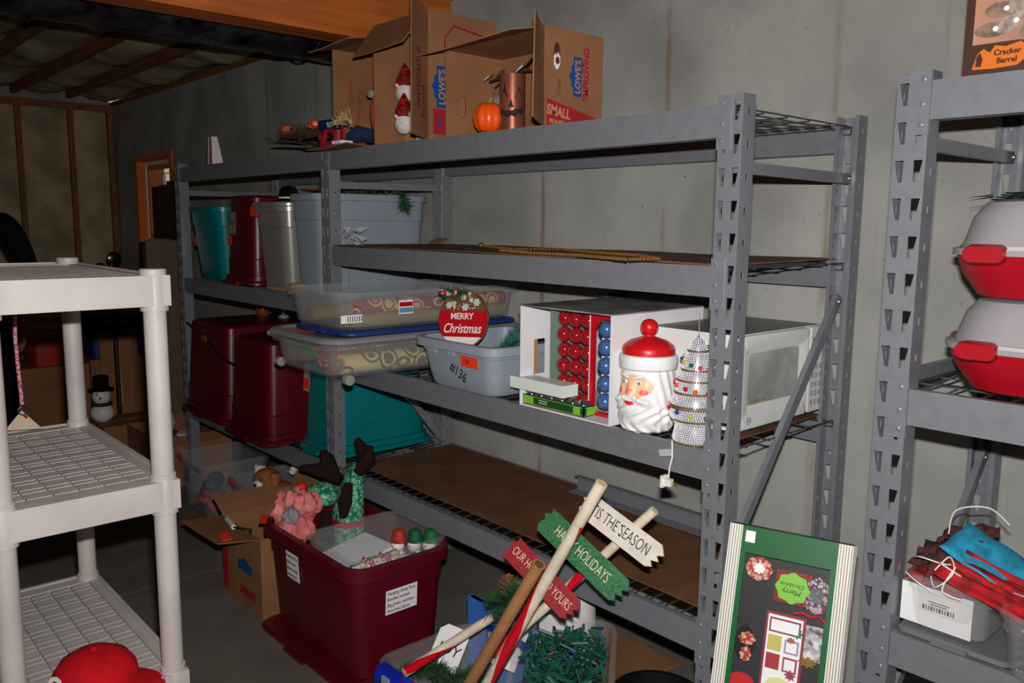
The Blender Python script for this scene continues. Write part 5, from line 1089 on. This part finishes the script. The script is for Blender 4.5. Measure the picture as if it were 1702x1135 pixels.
for k, (p, lb_) in enumerate((((690,1115),'bushy green garland at the blue latch end of the bin'), ((755,1125),'bushy green garland beside the brown cardboard tube'))):
    c_ = on(*p, 'z', .21); garland('pine_garland', lb_, [c_+Vector((-.07,-.03,-.02)), c_, c_+Vector((.06,.05,.02)), c_+Vector((.12,.02,-.01))], 1100, .040, M('boxwood_green', (34,74,30), .7, 0, .4, 40))
t = thing('gift_tag_card', 'white card tag with handwritten JOY in the blue-latched bin', 'tag', on(745,1075,'z',.24)); c_ = on(745,1080,'z',.245); vw = (CAM-c_).normalized(); u_ = Vector((.85,.35,-.15)).normalized(); v_ = vw.cross(u_).normalized()
B().prism([(-.05,-.07),(.05,-.07),(.05,.05),(.03,.07),(-.03,.07),(-.05,.05)], c_, u_, v_, .002).build('card', paper, t, smooth=0); text('handwriting', 'JOY', .045, ink, c_+u_.cross(v_)*.0025, u_, v_, t, shear=.2)
t = thing('gift_tag_card', 'blank white card tag between the brown tube and the striped pole', 'tag', on(840,1075,'z',.24)); c_ = on(845,1070,'z',.25); B().prism([(-.05,-.07),(.05,-.07),(.05,.05),(.03,.07),(-.03,.07),(-.05,.05)], c_, u_, v_, .002).build('card', paper, t, smooth=0); B().tube([c_+v_*.06, c_+v_*.09+u_*.01], .0015, 5).build('string', straw, t)
# white and blue plastic pieces behind the signs
t = thing('white_pail', 'white domed plastic pail standing behind the green arrow board', 'pail', (1.38,.02,0)); c_ = on(975,985,'z',.38)
b = B(); b.lathe([(.085,0),(.10,.01),(.115,.26),(.11,.34),(.085,.385),(.04,.40),(0,.402)], 28, cap1=False); b.T = Matrix.Identity(4); b.v = [p+Vector((1.30,.10,0)) for p in b.v]; b.build('shell', whitem, t); B().tube([(1.20,.04,.30),(1.18,.01,.25),(1.22,.0,.22)], .004, 6).build('handle', steel2, t)
t = thing('blue_lid', 'bright blue plastic lid standing on edge behind the tilted bin', 'lid', (1.30,-.04,.0)); b = B(); b.box(1.02,1.42,-.055,-.040,0,.30).box(1.03,1.41,-.06,-.035,.28,.30); b.build('panel', M('sky_blue_plastic', (60,120,210), .4), t, smooth=0); B().box(1.16,1.28,-.066,-.056,.265,.295).build('latch_lip', MATS['sky_blue_plastic'], t)
t = thing('flattened_carton', 'flattened brown carton lying on the floor under the low shelf', 'cardboard', (1.1,.3,0)); B().slab((.78,.26,.002),(.62,.0,0),(.04,.30,.0),(0,0,1),.008).build('sheet', cardb, t, smooth=0); flap(t, (.80,.26,.006), (.34,.0,0), (-.01,-.06,.03))
# ================================================================ white resin shelf
PX, PY = (1.151, .454), (-1.064, -1.392)
t = thing('resin_shelf', 'white plastic shelving unit with round posts and slatted shelves', 'shelf', ((PX[0]+PX[1])/2, (PY[0]+PY[1])/2, 0))
ST = (1.405, .935, .465, .06); pr = .0245
b = B(); b.box(-.0105,.0105,-.0262,.0262,-.012,0); slat_o = b.build('slat', white_pl); SL = slat_o.data; bpy.data.objects.remove(slat_o)
for zi, zs in enumerate(ST):
    x0, x1, y0, y1 = PX[1]-.028, PX[0]+.028, PY[1]-.028, PY[0]+.028; bh = .066
    b = B(); rim_t = .012
    for a in ((x0,x1,y0,y0+rim_t),(x0,x1,y1-rim_t,y1),(x0,x0+rim_t,y0+rim_t,y1-rim_t),(x1-rim_t,x1,y0+rim_t,y1-rim_t)): b.box(a[0],a[1],a[2],a[3],zs-bh,zs+.002)
    b.box(x0+rim_t,x1-rim_t,y0+rim_t,y0+.034,zs-.012,zs-.002).box(x0+rim_t,x1-rim_t,y1-.034,y1-rim_t,zs-.012,zs-.002).box(x0+rim_t,x0+.055,y0+.034,y1-.034,zs-.012,zs-.002).box(x1-.055,x1-rim_t,y0+.034,y1-.034,zs-.012,zs-.002)
    sh = b.build('shelf_tray', white_pl, t, smooth=0)
    yA, yB, xA, xB = y0+.034, y1-.034, x0+.055, x1-.055; nc, nr = 6, 26; cw_ = (yB-yA)/nc; rp = (xB-xA)/nr
    for j in range(1, nc): B().box(xA,xB,yA+cw_*j-.002,yA+cw_*j+.002,zs-.035,zs-.012).build('rib', white_pl, sh, smooth=0)
    if zi in (1, 2):
        for i in range(nr):
            for j in range(nc):
                o_ = mkobj('slat', SL, sh); o_.location = (xA+rp*(i+.5)-t.location.x, yA+cw_*(j+.5)-t.location.y, zs-.004-.0006*((i*7+j*3) % 3)); o_.scale = (rp*.86/.021, cw_*.93/.0524, 1)
    else:
        b = B()
        for i in range(nr):
            for j in range(nc): b.box(xA+rp*i+.002,xA+rp*(i+1)-.002,yA+cw_*j+.002,yA+cw_*(j+1)-.002,zs-.014,zs-.004)
        stuff(b.build('slat_field', white_pl, sh, smooth=0))
    for x in PX:
        for y in PY:
            b = B(); b.lathe([(.030,zs-bh-.012),(.030,zs-.0),(.0285,zs+.004)], 24, (x,y,0)); b.lathe([(.0285,zs+.003),(.0285,zs+.014),(.026,zs+.016)], 24, (x,y,0)); b.build('collar', white_pl, sh)
for x in PX:
    for y in PY:
        for za, zb_ in zip((0,)+tuple(reversed(ST))[:-1], tuple(reversed(ST))): B().lathe([(pr,za),(pr,zb_-.05)], 24, (x,y,0)).build('post', white_pl, t)
t = thing('baseball_cap', 'red baseball cap with white outlined letters on the lower white shelf', 'cap', (1.115,-1.225,.466))
capm = M('cap_red', (190,8,22), .85, 0, .12, 30, spec=.2); b = B(); b.lathe([(.088,0),(.092,.02),(.088,.045),(.072,.070),(.045,.086),(.018,.0925),(0,.093)], 32, cap1=False); b.build('crown', capm, t, world=False)
B().ball((0,0,.093), (.009,.009,.006), 10, 6).build('button', capm, t, world=False)
b = B(); b.loft([[(.085*math.cos(a)*(1+.9*k/4*max(0,math.cos(a-.5))), .085*math.sin(a)*(1+.9*k/4*max(0,math.cos(a-.5))), .006-.010*(k/4)**2+dz) for a in [(-.9+2.8*i/12) for i in range(13)]] for k, dz in ((0,0),(4,0),(4,.004),(0,.004))], closed=False, cap0=False, cap1=False); b.build('brim', capm, t, world=False)
la = math.radians(-70); lo = Vector((1.115+.091*math.cos(la), -1.225+.091*math.sin(la), .466+.040)); lu = Vector((-math.sin(la), math.cos(la), 0)); lv = Vector((-math.cos(la)*.25, -math.sin(la)*.25, 1))
text('emblem', 'O', .062, whitem, lo-lu*.008, lu, lv, t, bold=.002, depth=.001); text('emblem', 'U', .050, whitem, lo+lu*.014-lv*.012, lu, lv, t, bold=.002, depth=.001)
t = thing('cord_lanyard', 'pink striped cord with a hook and beige paper tag hanging by the white shelf', 'cord', on(28,560,'x',.50))
cpts = [on(24,478,'x',.50), on(25,560,'x',.50), on(31,620,'x',.50), on(37,672,'x',.50)]; pole_b = B(); pole_b.tube(cpts, .005, 8); pole_b.build('cord', pattern('pink_braid', (225,190,200), (180,60,90), 160), t)
hk = on(38,680,'x',.50); B().tube([hk+Vector((0,.012*math.cos(a*PI/8),.012*math.sin(a*PI/8)-.004)) for a in range(2,15)], .002, 6).build('hook', M('dark_steel', (50,50,54), .35, .8), t)
tp = [on(8,716,'x',.50), on(70,712,'x',.50), on(36,682,'x',.50)]; o_ = B().add(tp+[p+Vector((-.004,0,0)) for p in tp], [(0,1,2),(5,4,3),(0,3,4,1),(1,4,5,2),(2,5,3,0)]).build('paper_tag', M('tag_beige', (190,175,150), .7), t, smooth=0)
B().tube([on(40,690,'x',.505), on(45,694,'x',.505)], .004, 6).build('red_mark', redm, t)
# ================================================================ far corner clutter
def cooler(label, x0, x1, y0, y1, z0, z1, body, lidm):
    t = thing('cooler', label, 'cooler', ((x0+x1)/2, (y0+y1)/2, z0)); w_, d_ = x1-x0, y1-y0; h = z1-z0
    b = B(); b.loft([rr(w_*.92,d_*.92,.03,0), rr(w_,d_,.04,h*.70), rr(w_,d_,.04,h*.72)]); b.build('tub', body, t, world=False)
    b = B(); b.loft([rr(w_+.02,d_+.02,.045,h*.70), rr(w_+.02,d_+.02,.045,h*.78)]); b.build('rim_band', lidm, t, world=False)
    b = B(); b.loft([rr(w_,d_,.04,h*.78), rr(w_,d_,.04,h*.88)]); b.build('upper_band', body, t, world=False)
    b = B(); b.loft([rr(w_+.015,d_+.015,.045,h*.88), rr(w_+.01,d_+.01,.045,h*.96), rr(w_-.04,d_-.04,.04,h)]); b.build('lid', lidm, t, world=False)
    for s in (-1, 1): B().tube([(s*(w_/2+.004),-d_*.2,h*.60),(s*(w_/2+.02),0,h*.58),(s*(w_/2+.004),d_*.2,h*.60)], .010, 8).build('handle', lidm, t, world=False)
tanl = M('cooler_tan', (190,150,95), .5)
def closed_box(label, x0, x1, y0, y1, z0, z1):
    t = thing('cardboard_carton', label, 'cardboard box', ((x0+x1)/2,(y0+y1)/2,z0)); B().box(x0,x1,y0,y1,z0,z1-.004).build('body', cardb, t, smooth=0)
    B().box(x0,(x0+x1)/2-.002,y0,y1,z1-.004,z1).build('flap', cardb, t, smooth=0); B().box((x0+x1)/2+.002,x1,y0,y1,z1-.004,z1).build('flap', cardb, t, smooth=0); B().box((x0+x1)/2-.025,(x0+x1)/2+.025,y0-.001,y1+.001,z1,z1+.0006).build('tape', M('packing_tape', (170,130,80), .3), t, smooth=0); return t
closed_box('large plain carton under the red cooler', -3.45, -2.98, -.62, -.13, 0, .565)
closed_box('large plain carton under the blue cooler', -3.50, -3.02, -.11, .36, 0, .575)
cooler('red cooler with a tan lid on a large carton', -3.36, -3.0, -.455, -.165, .567, .935, M('cooler_red', (170,30,28), .5), tanl)
cooler('blue cooler with a tan lid on a large carton', -3.42, -3.05, -.09, .27, .577, 1.0, M('cooler_blue', (14,40,130), .5), tanl)
t = thing('flattened_carton', 'tall flattened carton leaning against the carton under the blue cooler', 'cardboard', (-2.8,.05,0)); B().slab((-2.76,-.10,.0),(.02,.24,0),(-.20,.03,.78),(1,0,.2),.010).build('sheet', cardb, t, smooth=0); B().slab((-2.827,.0,.30),(.003,.03,0),(-.092,.014,.36),(1,0,.2),.012).build('tape', M('packing_tape', (170,130,80), .3), t, smooth=0)
closed_box('low carton carrying the snowman in the black top hat', -2.60, -2.28, -.25, .13, 0, .27)
t = thing('snowman', 'white snowman figure with black top hat and red scarf on a low carton', 'figurine', (-2.44,on(170,680,'x',-2.44).y,.271))
B().ball((0,0,.06), (.07,.07,.062), 16, 10).build('body', whitem, t, world=False); B().ball((0,0,.165), (.055,.055,.058), 16, 10).build('head', whitem, t, world=False); B().lathe([(.075,.205),(.075,.212),(.045,.214),(.045,.29),(.04,.295)], 20).build('hat', blackc, t, world=False)
B().tube([(.05*math.cos(a*PI/8),.05*math.sin(a*PI/8),.118) for a in range(16)], .012, 8, closed=True).build('scarf', M('dark_scarf', (70,30,30), .9), t, world=False); B().tube([(.05,-.02,.165),(.085,-.035,.160)], [.009,.003], 8).build('carrot_nose', orange, t, world=False)
for s in (-1, 1): B().ball((.046,-.018+s*.022,.185), .006, 8, 6).build('eye', black, t, world=False)
cbx = thing('moving_carton', 'open brown carton on the floor holding white snow figures', 'cardboard box', (-1.72,.12,0)); cbx.location = (-1.94,.05,0)
for nm, a in (('bottom_panel',(-1.95,-1.45,-.08,.36,0,.004)),('side_panel',(-1.95,-1.946,-.08,.36,.004,.30)),('side_panel',(-1.454,-1.45,-.08,.36,.004,.30)),('front_panel',(-1.946,-1.454,-.08,-.076,.004,.30)),('back_panel',(-1.946,-1.454,.356,.36,.004,.30))): B().box(*a).build(nm, cardb, cbx, smooth=0)
flap(cbx, (-1.452,-.07,.30), (0,.42,0), (.05,0,-.03))
t = thing('snowman_plush', 'tall white snowman plush with a brown scarf standing in the open carton', 'plush toy', (-1.90,-.03,.005))
wpl = M('plush_white', (205,195,180), .95, 0, .1, 50); B().ball((0,0,.14), (.085,.085,.135), 16, 12).build('body', wpl, t, world=False); B().ball((0,0,.335), (.075,.075,.085), 16, 12).build('head', wpl, t, world=False); B().tube([(.075*math.cos(a*PI/8),.075*math.sin(a*PI/8),.262) for a in range(16)], .016, 8, closed=True).build('scarf', M('brown_knit', (110,60,35), .95), t, world=False); B().box(.07,.09,-.03,.02,.12,.26).build('scarf_end', MATS['brown_knit'], t, world=False)
for z in (.10,.17): B().ball((.083,-.02,z), .010, 8, 6).build('button', black, t, world=False)
t = thing('white_jar', 'grey jar with a white lid lying in the open carton', 'jar', (-1.76,.06,.005)); B().lathe([(.06,0),(.062,.22),(.05,.25)], 20).build('body', M('grey_jar', (150,150,155), .5), t, world=False); b = B(); b.lathe([(.060,.25),(.060,.285),(.055,.29)], 20); b.build('lid', whitem, t, world=False)
# tall padded panel, stand
t = thing('padded_panel', 'tall tan padded folding panel with black edges beside the rack', 'folding panel', (-2.20,.2,0)); t.location = (-2.26,.145,0); B().box(-2.22,-2.17,.09,.29,.03,1.40).build('padding', M('tan_pad', (112,88,66), .8, 0, .1, 8), t, smooth=0)
for y in (.070,.292): B().box(-2.225,-2.165,y,y+.016,0,1.395).build('edge_rail', black, t, smooth=0)
B().ball((-2.195,.19,1.395), (.026,.10,.022), 14, 8).build('rounded_top', MATS['tan_pad'], t)
t = thing('garment_stand', 'dark metal stand with round black knobs and a brass collar', 'stand', (-2.665,on(185,440,'x',-2.665).y,0))
B().lathe([(.055,0),(.055,.02),(.02,.03)], 24).build('base', black, t, world=False); B().tube([(0,0,.02),(0,0,1.25)], .014, 10).build('pole', black, t, world=False); B().tube([(0,-.05,1.20),(0,.12,1.20)], .011, 8).build('crossbar', M('brass', (150,115,60), .35, .8), t, world=False)
for y, z in ((-.07,1.21),(.02,1.28)):
    k_ = B(); k_.T = Matrix.Translation((0,y,z)) @ Matrix.Rotation(PI/2, 4, 'Y'); k_.lathe([(.040,-.012),(.045,0),(.040,.012),(.015,.020)], 20); k_.build('knob', M('black_gloss', (22,16,15), .2), t, world=False)
# dark boards standing below the window
t = thing('board_panel', 'dark reddish-brown boards standing on end against the wall in front of the window', 'boards', (-3.48,.63,0))
for k, (x0, x1, h_) in enumerate(((-3.76,-3.60,1.785), (-3.595,-3.44,1.795), (-3.435,-3.20,1.82))): B().box(x0,x1,.605,.640,0,h_).build('board', M('board_brown', (66,26,18), .6, 0, .2, 8), t, smooth=0)
for z in (.3, 1.5): B().box(-3.76,-3.20,.640,.655,z,z+.06).build('batten', MATS['board_brown'], t, smooth=0)
# person in black standing behind the white shelf
sh = on(24,352,'x',-1.45); hd = on(42,548,'x',-1.38)
bx_, by_ = -1.50, sh.y-.20
t = thing('person', 'person in black clothing standing behind the white plastic shelf, arm hanging down', 'person', (bx_, by_, 0))
def skin(name, verts, edges, mat, root=0):
    me = bpy.data.meshes.new(name); me.from_pydata([v_[0] for v_ in verts], edges, []); o_ = mkobj(name, me, t); sm = o_.modifiers.new('skin', 'SKIN'); sm.use_smooth_shade = True
    for i, v_ in enumerate(verts): r_ = v_[1]; me.skin_vertices[0].data[i].radius = (r_, r_) if not isinstance(r_, tuple) else r_
    me.skin_vertices[0].data[root].use_root = True; s_ = o_.modifiers.new('sub', 'SUBSURF'); s_.levels = 2; s_.render_levels = 2; me.materials.append(mat); return o_
L = Vector((bx_, by_, 0)); S = sh-L; Hd = hd-L; zS = S.z-.03
el = Vector((S.x+.0, S.y+.045, (zS+Hd.z)/2+.02))
V = [((0,0,.98),(.15,.12)), ((0,0,1.15),(.145,.11)), ((.01,0,1.36),(.175,.115)), ((.0,0,zS-.02),(.11,.09)), ((.0,0,zS+.07),(.055,.055)),
     ((.0,S.y-.02,zS-.03),.068), (tuple(el),.050), ((Hd.x,Hd.y-.005,Hd.z+.07),.036),
     ((.0,-(S.y-.02),zS-.03),.068), ((-.02,-S.y-.05,1.22),.050), ((.05,-S.y-.04,.98),.036),
     ((0,.09,.90),.098), ((.01,.10,.50),.068), ((0,.10,.10),.045), ((0,-.09,.90),.098), ((.01,-.10,.50),.068), ((0,-.10,.10),.045)]
skin('body', V, [(0,1),(1,2),(2,3),(3,4),(3,5),(5,6),(6,7),(3,8),(8,9),(9,10),(0,11),(11,12),(12,13),(0,14),(14,15),(15,16)], blackc)
skm = M('person_skin', (120,82,64), .6)
b = B(); b.ball((.012,0,zS+.215), (.095,.075,.118), 24, 18); b.build('head', skm, t, world=False)
b = B(); b.ball((-.008,0,zS+.235), (.102,.084,.115), 22, 16); b.v = [Vector((min(p.x, .055), p.y, max(p.z, zS+.17))) for p in b.v]; b.build('hair', M('hair_dark', (30,22,18), .8), t, world=False)
for s in (-1, 1):
    B().ball((.100,s*.030,zS+.222), .010, 8, 6).build('eye', whitem, t, world=False); B().ball((-.0,s*.077,zS+.21), (.018,.008,.028), 10, 8).build('ear', skm, t, world=False)
    b = B(); b.loft([rr(.26,.095,.045,0,5,.05,s*.10), rr(.265,.10,.045,.03,5,.05,s*.10), rr(.20,.09,.04,.07,5,.02,s*.10), rr(.11,.09,.04,.12,5,-.02,s*.10)]); b.build('shoe', black, t, world=False)
B().tube([(.100,0,zS+.225),(.122,0,zS+.195),(.104,0,zS+.188)], [.008,.013,.009], 8).build('nose', skm, t, world=False); B().tube([(.098,-.022,zS+.158),(.106,0,zS+.157),(.098,.022,zS+.158)], .006, 6).build('mouth', M('lip', (120,60,55), .6), t, world=False)
def hand(w_, s):
    w_ = Vector(w_); V = [(tuple(w_+Vector((0,0,.05))),.026), (tuple(w_),(.034,.018)), (tuple(w_+Vector((.005,0,-.055))),(.036,.016))]; E_ = [(0,1),(1,2)]
    for k, ln in enumerate((.060,.072,.068,.052)):
        bx = w_+Vector((-.026+.0175*k,0,-.062)); V += [(tuple(bx),.0092), (tuple(bx+Vector((.002,-s*.008,-ln*.55))),.0085), (tuple(bx+Vector((.004,-s*.024,-ln))),.007)]; i = len(V)-3; E_ += [(2,i),(i,i+1),(i+1,i+2)]
    V += [(tuple(w_+Vector((.036,-s*.004,-.02))),.011), (tuple(w_+Vector((.050,-s*.014,-.05))),.0095), (tuple(w_+Vector((.050,-s*.022,-.078))),.008)]; i = len(V)-3; E_ += [(1,i),(i,i+1),(i+1,i+2)]
    skin('hand', V, E_, skm, 1)
hand((Hd.x, Hd.y-.005, Hd.z+.03), 1); hand((.06,-S.y-.04,.94), -1)
